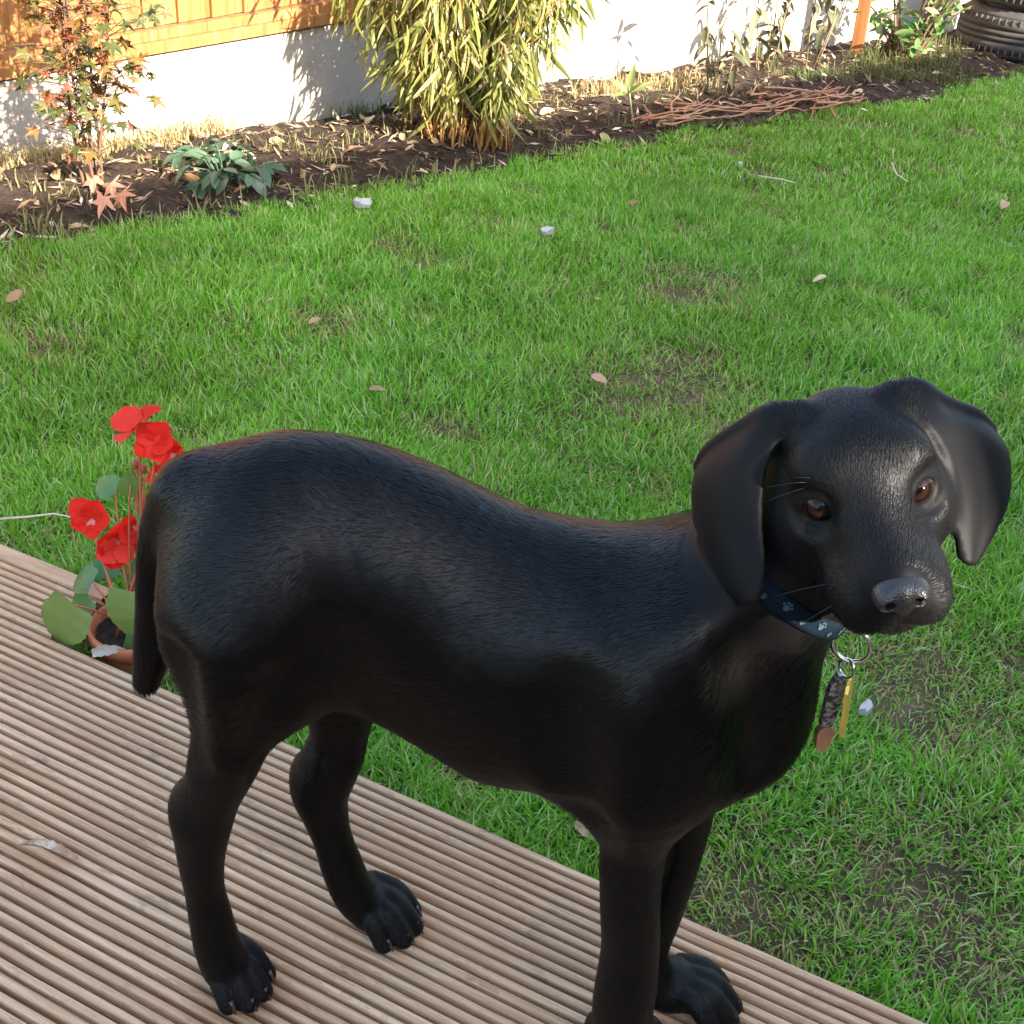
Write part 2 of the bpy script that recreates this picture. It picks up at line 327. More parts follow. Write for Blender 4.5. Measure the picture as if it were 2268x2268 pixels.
# ---------- signed-distance modelling of the dog (dog frame: a forward, b to its left, z up; metres) ----------
HS=.0089
def eul(y,p,r):
    cy,sy=np.cos(y),np.sin(y);cp,sp=np.cos(p),np.sin(p);cr,sr=np.cos(r),np.sin(r)
    return np.array([[cy,-sy,0],[sy,cy,0],[0,0,1]])@np.array([[cp,0,sp],[0,1,0],[-sp,0,cp]])@np.array([[1,0,0],[0,cr,-sr],[0,sr,cr]])
RH=eul(-1.402,.084,.29);HPOS=np.array([.3525,-.026,.583])
def hd(*p): return RH@(np.array(p,float)*HS)+HPOS
class Grid:
    mg=0.
    def __init__(s,lo,hi,res):
        s.lo=np.array(lo,float);s.res=res
        s.n=np.ceil((np.array(hi)-s.lo)/res).astype(int)+1
        s.ax=[s.lo[i]+res*np.arange(s.n[i]) for i in range(3)]
        s.v=np.full(s.n,1.,np.float32)
    def box(s,lo,hi):
        i0=np.maximum(((np.array(lo)-s.lo)/s.res).astype(int),0);i1=np.minimum(((np.array(hi)-s.lo)/s.res).astype(int)+2,s.n)
        if (i1<=i0).any(): return None,None
        sl=tuple(slice(a,b) for a,b in zip(i0,i1))
        return sl,(s.ax[0][sl[0]][:,None,None],s.ax[1][sl[1]][None,:,None],s.ax[2][sl[2]][None,None,:])
    def add(s,sl,d,k):
        o=s.v[sl]
        if k<=0: s.v[sl]=np.minimum(o,d)
        else:
            h=np.maximum(k-np.abs(o-d),0)/k;s.v[sl]=np.minimum(o,d)-h*h*k*.25
    def sub(s,sl,d,k):
        o=s.v[sl];d=-d
        h=np.maximum(k-np.abs(o-d),0)/max(k,1e-6);s.v[sl]=np.maximum(o,d)+h*h*k*.25
    def cone(s,p,r,q,t,k=.02,sq=1.,op='add'):
        # tapered capsule; sq squashes it across b
        p=np.array(p,float);q=np.array(q,float);m=max(r,t)+max(k,s.mg)*1.2+s.res*2
        sl,(x,y,z)=s.box(np.minimum(p,q)-m,np.maximum(p,q)+m)
        if sl is None:return
        bm=(p[1]+q[1])/2
        y=bm+(y-bm)/sq
        pp=np.array([p[0],bm+(p[1]-bm)/sq,p[2]]);d=np.array([q[0],bm+(q[1]-bm)/sq,q[2]])-pp
        h=np.clip(((x-pp[0])*d[0]+(y-pp[1])*d[1]+(z-pp[2])*d[2])/max(d@d,1e-12),0,1)
        D=np.sqrt((x-pp[0]-h*d[0])**2+(y-pp[1]-h*d[1])**2+(z-pp[2]-h*d[2])**2)-(r+(t-r)*h)
        getattr(s,op)(sl,D.astype(np.float32)*min(1,sq**.5),k)
    def chain(s,pts,k=.02,sq=1.,op='add',sub=6):
        # stations run through a smooth curve; the whole chain is then blended into the body
        A=np.array([list(p)+[r] for p,r in pts],float);n=len(A)
        if n>2:
            t=np.linspace(0,n-1,(n-1)*sub+1);i=np.minimum(t.astype(int),n-2);f=(t-i)[:,None]
            q=[A[np.clip(i+o,0,n-1)] for o in (-1,0,1,2)]
            A=.5*((2*q[1])+(-q[0]+q[2])*f+(2*q[0]-5*q[1]+4*q[2]-q[3])*f**2+(-q[0]+3*q[1]-3*q[2]+q[3])*f**3)
        m=A[:,3].max()+k*1.2+s.res*2
        sl,_=s.box(A[:,:3].min(0)-m,A[:,:3].max(0)+m)
        keep=s.v;s.v=keep.copy();s.v[sl]=1.;s.mg=k
        for a,b in zip(A[:-1],A[1:]): s.cone(a[:3],a[3],b[:3],b[3],0.,sq,'add')
        D=s.v[sl].copy();s.v=keep;s.mg=0.;s.add(sl,D,k)
    def ell(s,c,rad,M=None,k=.02,op='add'):
        c=np.array(c,float);rad=np.array(rad,float);m=rad.max()+k*1.2+s.res*2
        sl,(x,y,z)=s.box(c-m,c+m)
        if sl is None:return
        x=x-c[0];y=y-c[1];z=z-c[2]
        if M is None: M=np.eye(3)
        l=[(x*M[0,i]+y*M[1,i]+z*M[2,i])/rad[i] for i in range(3)]
        k0=np.sqrt(l[0]**2+l[1]**2+l[2]**2);k1=np.sqrt(sum((l[i]/rad[i])**2 for i in range(3)))
        D=k0*(k0-1)/np.maximum(k1,1e-9)
        getattr(s,op)(sl,D.astype(np.float32),k)
    def balls(s,pts,r):
        rr=np.broadcast_to(r,(len(pts),));m=.006
        for p,q in zip(pts,rr):
            sl,(x,y,z)=s.box(p-q-m,p+q+m)
            if sl is None:continue
            D=(np.sqrt((x-p[0])**2+(y-p[1])**2+(z-p[2])**2)-q).astype(np.float32)
            s.v[sl]=np.minimum(s.v[sl],D)
def nets(g):
    v=g.v;n=np.array(v.shape);ins=v<0
    c=np.zeros(n-1,np.int8)
    for i in (0,1):
        for j in (0,1):
            for k in (0,1): c+=ins[i:n[0]-1+i,j:n[1]-1+j,k:n[2]-1+k]
    act=(c>0)&(c<8);idx=np.argwhere(act);num=np.full(act.shape,-1,np.int64);num[act]=np.arange(len(idx))
    acc=np.zeros((len(idx),3));cnt=np.zeros(len(idx))
    cor=[(i,j,k) for i in (0,1) for j in (0,1) for k in (0,1)]
    val=[v[idx[:,0]+i,idx[:,1]+j,idx[:,2]+k] for i,j,k in cor]
    for a in range(8):
        for b in range(a+1,8):
            if sum(abs(x-y) for x,y in zip(cor[a],cor[b]))!=1: continue
            m=(val[a]<0)!=(val[b]<0)
            t=np.where(m,val[a]/np.where(m,val[a]-val[b],1),0)
            acc+=m[:,None]*(np.array(cor[a])+t[:,None]*(np.array(cor[b])-np.array(cor[a])));cnt+=m
    V=(idx+acc/cnt[:,None])*g.res+g.lo
    F=[]
    for ax in range(3):
        o=[i for i in range(3) if i!=ax]
        sA=[slice(None)]*3;sB=[slice(None)]*3;sA[ax]=slice(0,-1);sB[ax]=slice(1,None)
        e=np.argwhere(ins[tuple(sA)]!=ins[tuple(sB)])
        e=e[(e[:,o[0]]>0)&(e[:,o[1]]>0)&(e[:,o[0]]<n[o[0]]-1)&(e[:,o[1]]<n[o[1]]-1)]
        q=[]
        for d0,d1 in ((-1,-1),(0,-1),(0,0),(-1,0)):
            f=e.copy();f[:,o[0]]+=d0;f[:,o[1]]+=d1;q.append(num[f[:,0],f[:,1],f[:,2]])
        q=np.stack(q,1);fl=ins[e[:,0],e[:,1],e[:,2]]
        if ax==1: fl=~fl
        q[~fl]=q[~fl][:,::-1];F.append(q)
    return V,np.concatenate(F)
def smooth(V,F,it=3,lam=.5):
    E=np.concatenate([F[:,[0,1]],F[:,[1,2]],F[:,[2,3]],F[:,[3,0]]])
    deg=np.bincount(E.ravel(),minlength=len(V)).astype(float)
    for i in range(it):
        for l in (lam,-lam*1.04):
            S=np.stack([np.bincount(E[:,0],V[E[:,1],c],len(V))+np.bincount(E[:,1],V[E[:,0],c],len(V)) for c in range(3)],1)
            V=V+l*(S/deg[:,None]-V)
    return V
def catmull(G,nu,nv):
    def up(A,n):
        m=len(A);t=np.linspace(0,m-1,n);i=np.minimum(t.astype(int),m-2);f=(t-i).reshape(-1,*([1]*(A.ndim-1)))
        p=[A[np.clip(i+o,0,m-1)] for o in (-1,0,1,2)]
        return .5*((2*p[1])+(-p[0]+p[2])*f+(2*p[0]-5*p[1]+4*p[2]-p[3])*f**2+(-p[0]+3*p[1]-3*p[2]+p[3])*f**3)
    return up(up(G,nu).swapaxes(0,1),nv).swapaxes(0,1)
EAR_R=np.array([[[-0.93, -3.59, 3.91], [-1.91, -5.11, 3.83], [-2.72, -7.17, 2.43], [-3.31, -8.92, 0.93], [-3.65, -9.75, -0.54]], [[0.28, -5.12, 2.87], [-0.26, -6.81, 2.42], [-1.04, -8.53, 1.21], [-1.79, -9.86, -0.16], [-2.71, -10.45, -1.61]], [[1.11, -6.15, 0.89], [0.91, -7.75, 0.33], [0.35, -9.14, -0.75], [-0.35, -10.11, -1.93], [-1.31, -10.59, -3.19]], [[2.32, -6.73, -1.64], [2.29, -7.98, -2.18], [1.92, -9.06, -2.88], [1.42, -9.87, -3.9], [0.65, -10.27, -4.89]], [[3.93, -7.03, -4.31], [3.81, -7.89, -4.65], [3.51, -8.65, -5.03], [3.03, -9.21, -5.56], [2.27, -9.5, -5.77]], [[4.65, -7.57, -5.94], [4.65, -7.93, -6.21], [4.53, -8.19, -6.37], [4.31, -8.44, -6.43], [4.01, -8.58, -6.41]]])
EAR_L=np.array([[[-0.91, 3.1, 3.85], [-1.37, 4.44, 3.97], [-1.55, 5.56, 3.07], [-1.78, 7.12, 1.79], [-2.16, 8.68, 0.53], [-2.3, 9.7, -0.94]], [[1.03, 4.66, 2.86], [0.35, 5.88, 2.29], [-0.11, 7.23, 1.15], [-0.36, 8.51, 0.09], [-0.62, 9.6, -0.96], [-1.22, 10.4, -2.04]], [[2.11, 5.73, 0.32], [1.66, 6.57, -0.19], [1.23, 7.58, -1.01], [0.97, 8.59, -1.78], [0.67, 9.59, -2.58], [0.06, 10.26, -3.29]], [[3.39, 5.78, -2.07], [3.12, 6.64, -2.55], [2.74, 7.54, -3.23], [2.47, 8.28, -3.7], [2.11, 9.05, -4.06], [1.36, 9.7, -4.35]], [[4.43, 5.65, -3.9], [4.36, 6.33, -4.29], [4.06, 6.96, -4.72], [3.78, 7.6, -4.96], [3.39, 8.13, -5.03], [2.76, 8.6, -5.09]], [[5.08, 5.62, -5.27], [5.29, 5.98, -5.64], [5.2, 6.24, -5.88], [5.05, 6.52, -5.96], [4.79, 6.84, -5.88], [4.25, 7.2, -5.67]]])
EYEY=2.95
def paw(g,c,yaw,sc=1.,rear=False):
    """c = ground point under the middle of the paw; toes toward yaw (dog frame)"""
    f=np.array([np.cos(yaw),np.sin(yaw),0]);l=np.array([-f[1],f[0],0]);c=np.array(c,float)
    P=lambda x,y,z:c+(f*x+l*y)*sc+np.array([0,0,z*sc])
    g.cone(P(-.020,0,.030),.0205*sc,P(.004,0,.022),.0195*sc,.012)      # metapodial pad block
    tips=[]
    for y,x0,x1,r in ((-.0215,.002,.024,.0098),(-.0075,.012,.036,.0106),(.0075,.012,.036,.0106),(.0215,.002,.024,.0098)):
        g.chain([(P(x0-.018,y*.72,.037),r*.9*sc),(P(x0+.002,y*.92,.034),r*1.0*sc),(P(x0+.014,y*1.02,.024),r*1.02*sc),(P(x1+.001,y*1.10,.0115),r*.98*sc)],.002)
        d=P(x1+.010,y*1.12,.012);tips.append((d,P(x1+.017,y*1.14,.0045)))
    return tips
def build(res=.0022):
    g=Grid((-.165,-.165,-.004),(.46,.135,.665),res)
    # ---- trunk: each station (a,b,z) radius; narrower than deep
    T=TR
    g.chain([((a,b,z),r) for a,b,z,r in T],.03,.86)
    # haunch mass, croup and loin width
    g.ell((-.006,-.045,.410),(.062,.040,.078),k=.035)
    g.ell((.006,.043,.405),(.062,.040,.078),k=.035)
    g.cone((.065,.006,.350),.040,(.15,-.008,.336),.048,.05)              # flank and belly
    # shoulders
    g.ell((.262,-.078,.410),(.046,.034,.088),eul(0,.25,0),k=.03)
    g.ell((.268,.025,.405),(.048,.034,.088),eul(0,.25,0),k=.03)
    g.ell((.308,-.034,.400),(.040,.046,.052),k=.04)                      # forechest
    # ---- neck
    g.chain(NECK,.035)
    # ---- tail
    g.chain(TAIL,.014)
    # ---- legs
    for L,kk in LEGS: g.chain(L,kk,1.)
    g.ell((-.0765,-.048,.222),(.010,.012,.020),eul(0,-.25,0),k=.02); g.ell((-.0125,.046,.176),(.010,.012,.020),eul(0,-.25,0),k=.02)   # points of the hocks
    tips=[]
    # soft hollows: behind the shoulder, before the thigh, between neck and shoulder, behind the elbow, down the hamstring
    for p,q,r in (((.205,-.118,.44),(.222,-.112,.33),.016),((.052,-.092,.42),(.048,-.082,.33),.016),((.318,-.098,.475),(.335,-.085,.395),.014),((.235,-.103,.275),(.222,-.100,.315),.010),((-.058,-.098,.40),(-.062,-.085,.31),.010),((.02,-.101,.40),(-.005,-.098,.33),.008)):
        g.cone(p,r+.003,q,r*.8+.003,.03,1.,'sub')
    for c,yaw,sc in PAWS: tips.append(paw(g,c,yaw,sc))
    global NECKG
    NECKG=Grid(g.lo,g.lo+.01,g.res);NECKG.lo=g.lo;NECKG.n=g.n;NECKG.v=g.v.copy()
    # ---- head
    def he(c,r,M=None,k=1.5,op='add'): g.ell(hd(*c),np.array(r)*HS,RH if M is None else RH@M,k*HS,op)
    def hc(p,r,q,t,k=1.2,op='add'): g.cone(hd(*p),r*HS,hd(*q),t*HS,k*HS,1.,op)
    he((-.4,0,.2),(5.8,5.0,4.3),k=3)
    he((2.4,0,1.2),(3.5,3.9,2.9),k=2)
    he((1.8,0,-2.4),(5.2,4.5,3.4),k=2.5)
    he((.5,-.8,-5.2),(4.6,4.0,3.0),k=3)
    for s in (-1,1):
        he((3.5,s*2.5,2.3),(1.5,1.5,1.1),k=1.8)                          # brow
        he((3.0,s*3.4,-1.7),(3.0,1.9,2.2),k=2)                           # cheek bone
        he((1.2,s*3.6,-3.0),(3.2,1.6,2.4),k=2)                           # jaw muscle
        he((8.1,s*2.0,-3.6),(3.4,1.85,2.25),k=1.2)                      # flews
        he((10.3,s*1.7,-3.35),(1.65,1.6,1.8),k=.5)
    hc((5.0,0,-1.5),2.75,(9.8,0,-2.0),2.15,2.2)                         # muzzle
    hc((5.0,0,.1),1.9,(10.5,0,-1.0),1.2,1.6)                            # bridge
    hc((2.2,0,-5.0),2.5,(9.7,0,-5.05),1.2,1.0)
    he((4.6,0,-4.6),(4.4,3.3,2.2),k=1.6)                          # lower jaw
    # eye sockets and lids
    for s in (-1,1):
        ec=np.array([4.35,s*EYEY,.45]);n=np.array([.80,s*.55,.22]);n/=np.linalg.norm(n)
        he(ec+n*1.45,(1.4,1.3,1.25),k=1.0,op='sub')
        sd=np.cross([0,0,1.],n);sd/=np.linalg.norm(sd);upv=np.cross(n,sd)
        pts=[]
        for t in np.linspace(0,2*np.pi,33):
            ox,oz=1.10*np.cos(t),.98*np.sin(t)
            if np.cos(t)*s<-.55: ox*=1.25;oz-=.22                        # inner corner drawn out
            q=ec+sd*ox+upv*oz;rr=1.28
            pts.append(ec+n*(.66-.10*np.cos(t)**2)+sd*ox+upv*oz)
        for p,q in zip(pts[:-1],pts[1:]): hc(p,.24,q,.24,.35)
    # mouth line, philtrum
    for s in (-1,1):
        ml=[(11.9,0,-4.35),(11.4,s*1.4,-4.7),(10.2,s*2.9,-5.2),(8.2,s*3.6,-5.5),(6.0,s*3.7,-5.2),(4.4,s*3.8,-4.3)]
        for p,q in zip(ml[:-1],ml[1:]): hc(p,.28,q,.28,.45,'sub')
    hc((12.5,0,-2.2),.24,(12.1,0,-4.6),.27,.4,'sub')
    # ---- ears as thick sheets
    for G,s in ((EAR_R,-1),(EAR_L,1)):
        sh=np.array([0,.1,.5,1.1,1.7,2.0])[:,None,None]*np.array([.792,-.158,.59]) if s<0 else 0
        S=catmull(G+sh,76,52);pts=np.array(S).reshape(-1,3)
        th=np.full(S.shape[:2],.28);th[:6]=np.linspace(.58,.28,6)[:,None]
        W=np.array([hd(*p) for p in pts])
        e=Grid(W.min(0)-.012,W.max(0)+.012,res)
        i0=np.round((e.lo-g.lo)/res).astype(int);e.lo=g.lo+i0*res;e.ax=[e.lo[i]+res*np.arange(e.n[i]) for i in range(3)]
        e.v[:]=.012;e.balls(W,th.ravel()*HS)
        a=np.maximum(i0,0);b=np.minimum(i0+e.n,g.n)
        g.add(tuple(slice(x,y) for x,y in zip(a,b)),e.v[tuple(slice(x-o,y-o) for x,y,o in zip(a,b,i0))],.006)
        # root of the ear
        hc((-1.2,s*3.2,3.2),1.5,(-1.7,s*4.6,3.1),1.1,1.2)
        hc((-1.7,s*4.6,3.0),1.0,(-2.6,s*6.6,1.6),.5,1.0)
    g.v=np.ascontiguousarray(g.v)
    V,F=nets(g)
    return V,F,tips,g
NH= [((-0.0318, -0.058, 0.3387), 0.0383), ((-0.0451, -0.054, 0.281), 0.0285), ((-0.0588, -0.05, 0.2414), 0.0255), ((-0.0674, -0.048, 0.2119), 0.0257), ((-0.0728, -0.046, 0.1701), 0.0215), ((-0.0743, -0.043, 0.1292), 0.0187), ((-0.0726, -0.042, 0.0995), 0.0196)]
FH= [((0.0146, 0.05, 0.2383), 0.0277), ((0.0093, 0.048, 0.2064), 0.0281), ((-0.0006, 0.046, 0.1662), 0.0263), ((0.0017, 0.045, 0.1423), 0.0228), ((0.0086, 0.044, 0.1123), 0.0196), ((0.0186, 0.043, 0.0752), 0.0212), ((0.0299, 0.042, 0.0442), 0.0214)]
NF= [((0.2612, -0.058, 0.2836), 0.0295), ((0.2635, -0.056, 0.2436), 0.0267), ((0.2686, -0.054, 0.1963), 0.0258), ((0.2737, -0.052, 0.1525), 0.0257), ((0.2761, -0.05, 0.1055), 0.0278), ((0.2769, -0.048, 0.0762), 0.028)]
FF= [((0.3056, 0.018, 0.1965), 0.0192), ((0.3023, 0.017, 0.1596), 0.0197), ((0.2991, 0.016, 0.1213), 0.0195), ((0.2949, 0.015, 0.0846), 0.0193), ((0.2953, 0.015, 0.0639), 0.0196), ((0.3031, 0.015, 0.0377), 0.0217)]
TR=[(-.030,.000,.446,.068),(.000,0,.450,.081),(.05,0,.446,.081),(.13,-.006,.416,.086),(.19,-.012,.399,.096),(.25,-.022,.390,.095),(.290,-.028,.390,.073)]
NECK=[((.245,-.016,.415),.076),((.290,-.020,.455),.066),((.325,-.018,.500),.055),((.350,-.020,.540),.050)]
TAIL=[((-.046,0,.478),.034),((-.076,0,.482),.024),((-.0975,0,.450),.0165),((-.1085,0,.412),.0135),((-.113,0,.37),.0135),((-.1175,0,.335),.0140),((-.1255,0,.300),.0105)]
thin=lambda c,e:[(q,r-e) for q,r in c]
LEGS=[([((-.020,-.046,.405),.058)]+thin(NH,.0026)+[((-.068,-.0415,.055),.0195),((-.062,-.041,.03),.02)],.035),
([((.0,.044,.390),.060),((.014,.05,.31),.040)]+thin(FH,.0026)+[((.042,.046,.026),.019)],.035),
([((.252,-.064,.350),.042)]+thin(NF,.0034)+[((.281,-.047,.045),.024),((.284,-.046,.028),.023)],.04),
([((.290,.016,.330),.040),((.302,.018,.25),.023)]+thin(FF,.002)+[((.318,.015,.026),.019)],.04)]
PAWS=[((-.060,-.036,0),-.55,.88),((.048,.052,0),-.38,.95),((.288,-.046,0),-.35,1.0),((.340,.021,0),-.20,.95)]
# ------------------------------------------------------------------ the dog
UD=np.array([.331,.1095,0.]); UD/=np.linalg.norm(UD); VD=np.array([-UD[1],UD[0],0.])
DOGP=np.array([-.46,.6225,0.])*H; DM=np.array([UD,VD,[0,0,1.]])
dog_V,dog_F,dog_tips,dog_g=build(.00205)
dog_V=smooth(dog_V,dog_F,2)
coat=mat('black_coat',(.003,.0027,.0027),.48,.14)
v=coords(coat); L(coat,ramp(coat,noise(coat,v,9,3),[(.35,(.0018,.0015,.0015)),(.7,(.0036,.0029,.0026))]),P(coat).inputs['Base Color'])
P(coat).inputs['Sheen Weight'].default_value=.02; P(coat).inputs['Sheen Roughness'].default_value=.45; P(coat).inputs['Sheen Tint'].default_value=(.75,.8,1,1)
fa=N(coat,'ShaderNodeAttribute',attribute_name='Col'); mr=N(coat,'ShaderNodeMapRange'); mr.inputs[3].default_value=.48; mr.inputs[4].default_value=.56; L(coat,fa.outputs['Fac'],mr.inputs[0]); L(coat,mr.outputs[0],P(coat).inputs['Roughness'])
cc=P(coat).inputs['Base Color'].links[0].from_socket; L(coat,mix(coat,cc,(.0030,.0026,.0025),fa.outputs['Fac']),P(coat).inputs['Base Color'])
dog=big('dog',dog_V,dog_F,coat,smooth=True); dog.location=tuple(DOGP); dog.rotation_euler=(0,0,math.atan2(UD[1],UD[0]))
tag(dog,'black short-coated puppy standing on the deck, head turned to the camera','dog')
_h=(dog_V-HPOS)@RH/HS; _w=np.clip((13.-np.linalg.norm(_h-[3,0,-1],axis=1))/2.,0,1)*np.clip((dog_V[:,2]-.47)/.04,0,1)
vcol(dog,'Col',np.repeat(_w[:,None],3,1))                     # 1 on the head: finer, duller hair there
def normals(V,F):
    n=np.zeros_like(V);a,b,c,d=(V[F[:,i]] for i in range(4));fn=np.cross(c-a,d-b)
    for i in range(4):
        for k in range(3): n[:,k]+=np.bincount(F[:,i],fn[:,k],len(V))
    return n/(np.linalg.norm(n,axis=1)[:,None]+1e-12)
# short coat: one flat tapered hair per sample, lying along the lie of the coat
def coat_hairs(n,face,seed):
    rg=np.random.default_rng(seed); Nn=normals(dog_V,dog_F); q=dog_V[dog_F]; ar=np.linalg.norm(np.cross(q[:,2]-q[:,0],q[:,3]-q[:,1]),axis=1)
    f=rg.choice(len(dog_F),n,p=ar/ar.sum()); w=rg.dirichlet((1,1,1,1),n)[:,:,None]; p=(q[f]*w).sum(1); nn=(Nn[dog_F[f]]*w).sum(1)
    hh=(p-HPOS)@RH/HS; ss=lambda x,a,b:np.clip((x-a)/(b-a),0,1)
    whead=(ss(-np.linalg.norm(hh-[3,0,-1],axis=1),-12.5,-9.5)*ss(p[:,2],.47,.51))[:,None]
    wleg=(ss(-p[:,2],-.33,-.27))[:,None]; wtail=ss(-p[:,0],.083,.10)[:,None]
    flow=np.tile(np.array([-1.,0,-.22]),(n,1)); flow[:,2]-=.5*ss(np.abs(p[:,1]+.01),.03,.09)*.9
    neck=ss(p[:,0],.24,.33)[:,None]; flow=flow*(1-neck)+np.array([-.65,0,-.75])*neck
    hf=(hh-[13,0,-1.2]); hf/=np.linalg.norm(hf,axis=1)[:,None]; hf=hf@RH.T
    flow=flow*(1-wleg)+np.array([-.05,0,-1.])*wleg; flow=flow*(1-wtail)+np.array([-.1,0,-1.])*wtail; flow=flow*(1-whead)+hf*whead
    cl=lambda s_:np.stack([vnoise(p[:,0]*s_+p[:,1]*s_*.7,p[:,2]*s_-p[:,1]*s_*.7,1.,90+i)-.5 for i in range(3)],1)
    flow+=cl(38.)*.7+cl(120.)*.6+rg.normal(0,.06,(n,3)); flow-=nn*(flow*nn).sum(1)[:,None]; flow/=np.linalg.norm(flow,axis=1)[:,None]+1e-9
    ln=(.0110*(1-.60*whead[:,0])*(1-.5*wleg[:,0])*np.where(p[:,2]<.055,.55,1))*rg.uniform(.7,1.2,n); lift=rg.normal(.11,.05,n)*(1+.5*whead[:,0])
    sd_=np.cross(nn,flow); wd_=(.00022*rg.uniform(.7,1.3,n))[:,None]
    b0=p-nn*.0003; tip=b0+flow*(ln*np.cos(lift))[:,None]+nn*(.0005+ln*np.sin(lift)*.5)[:,None]; mid=b0+flow*(ln*.5)[:,None]+nn*(.0005+ln*.035)[:,None]
    ok=(p[:,2]>.012)&~((np.linalg.norm(hh-[12.4,0,-1.3],axis=1)<1.9))
    for s in (-1,1): ok&=np.linalg.norm(hh-[5.0,s*3.3,.5],axis=1)>1.7
    ear=np.zeros(n,bool)
    for s in (-1,1): ear|=((s*hh[:,1]>4.7)|((s*hh[:,1]>rg.uniform(3.9,5.3,n))&(hh[:,0]<4.2)))&(whead[:,0]>.02)
    ok&=~ear; ok&=(whead[:,0]>.5) if face else (whead[:,0]<=.5)
    V=np.stack([b0,mid-sd_*wd_*1.05,mid+sd_*wd_*1.05,tip],1)[ok]; m=len(V); k=(np.arange(m)*4)[:,None]
    F=np.concatenate([k+np.array([[0,2,1]]),k+np.array([[1,2,3]])])
    return V.reshape(-1,3),F
hairm=mat('coat_hair',(.0024,.0020,.0019),.37,.24); P(hairm).inputs['Anisotropic'].default_value=.3
facem=mat('face_hair',(.0042,.0037,.0035),.48,.19)
for m_ in (hairm,facem):
    a_=N(m_,'ShaderNodeAttribute',attribute_name='Col'); L(m_,mix(m_,tuple(P(m_).inputs['Base Color'].default_value)[:3],a_.outputs['Color'],1.,'MULTIPLY'),P(m_).inputs['Base Color'])
for nm_,n_,face_,m_ in (('coat',310000,False,hairm),('face_coat',520000,True,facem)):
    V_,F_=coat_hairs(n_,face_,5 if face_ else 6); fur=big(nm_,V_,F_,m_,dog); fur['kind']='stuff'
    k_=np.repeat(np.random.default_rng(9).uniform(.35,1.9,len(V_)//4),4); vcol(fur,'Col',np.repeat(k_[:,None],3,1))
# eyes
def uvsphere(r,nu=28,nv=18):
    V=[];F=[]
    for i in range(nv+1):
        t=math.pi*i/nv
        for k in range(nu): V.append((r*math.cos(t),r*math.sin(t)*math.cos(2*math.pi*k/nu),r*math.sin(t)*math.sin(2*math.pi*k/nu)))
    for i in range(nv):
        for k in range(nu): k2=(k+1)%nu; F.append((i*nu+k,i*nu+k2,i*nu+nu+k2,i*nu+nu+k))
    return V,F
eyem=mat('eye',(.05,.02,.01),.07,.16); P(eyem).inputs['Coat Weight'].default_value=.12; P(eyem).inputs['Coat Roughness'].default_value=.02
tc=N(eyem,'ShaderNodeTexCoord'); sx=N(eyem,'ShaderNodeSeparateXYZ'); L(eyem,tc.outputs['Object'],sx.inputs[0])
er=1.15*HS; q=math_(eyem,'DIVIDE',sx.outputs[0],er); rr=math_(eyem,'SQRT',math_(eyem,'MAXIMUM',0,math_(eyem,'SUBTRACT',1,math_(eyem,'MULTIPLY',q,q))))
rr=math_(eyem,'ADD',rr,math_(eyem,'MULTIPLY',math_(eyem,'LESS_THAN',q,0),2.))
fib=noise(eyem,coords(eyem,(900,900,900)),1,2)
c=ramp(eyem,math_(eyem,'ADD',rr,math_(eyem,'MULTIPLY',math_(eyem,'SUBTRACT',fib,.5),.06)),[(.0,(.002,.002,.002)),(.34,(.001,.001,.001)),(.40,(.010,.0042,.0026)),(.62,(.0160,.0066,.0038)),(.74,(.004,.002,.0012)),(.80,(.004,.003,.003)),(.97,(.02,.012,.01))])
L(eyem,c,P(eyem).inputs['Base Color'])
camd=DM@(np.array([0,0,H])-DOGP)
for s in (-1,1):
    ec=hd(4.42,s*(EYEY+.05),.48); g_=camd-ec; g_/=np.linalg.norm(g_)
    e=obj('eye',*uvsphere(er),eyem,dog,True); e.location=tuple(ec); e.rotation_euler=Vector(g_).to_track_quat('X','Z').to_euler()
# nose leather with nostrils
def nose_mesh():
    g=Grid(np.array([10.4,-2.4,-3.4])*HS,np.array([13.6,2.4,.4])*HS,.00055); q=lambda *p:np.array(p)*HS
    g.ell(q(11.75,0,-1.15),q(1.10,1.62,.98),k=0)
    for s in (-1,1):
        g.ell(q(12.15,s*.98,-1.35),q(.85,.72,.80),k=.35*HS)
    g.ell(q(12.45,0,-1.75),q(.55,.55,.75),k=.4*HS)
    for s in (-1,1):
        g.cone(q(13.2,s*.78,-1.42),.30*HS,q(12.3,s*.95,-1.35),.34*HS,.15*HS,1.,'sub'); g.cone(q(12.9,s*1.05,-1.55),.16*HS,q(12.3,s*1.65,-1.85),.13*HS,.15*HS,1.,'sub')
    g.cone(q(13.3,0,-1.0),.10*HS,q(13.1,0,-2.6),.12*HS,.2*HS,1.,'sub')
    V,F=nets(g); return smooth(V,F,3),F
nm=mat('nose_leather',(.016,.014,.014),.36,.5); nv_=coords(nm); vo=N(nm,'ShaderNodeTexVoronoi'); vo.inputs['Scale'].default_value=900; L(nm,nv_,vo.inputs['Vector']); bump(nm,vo.outputs['Distance'],.35,.0008)
Vn,Fn=nose_mesh(); nose=big('nose',Vn@RH.T+HPOS,Fn,nm,dog,True)
# claws
clm=mat('claw',(.05,.045,.042),.35,.5)
for t4 in dog_tips:
    for a,b in t4:
        a=np.array(a);b=np.array(b); d=(b-a); d/=np.linalg.norm(d); a0=a-d*.008
        obj('claw',*tube([a0+[0,0,.0015],a-d*.004+[0,0,.0005],a+d*.0035],[.0029,.0025,.0010],7),clm,dog,True)
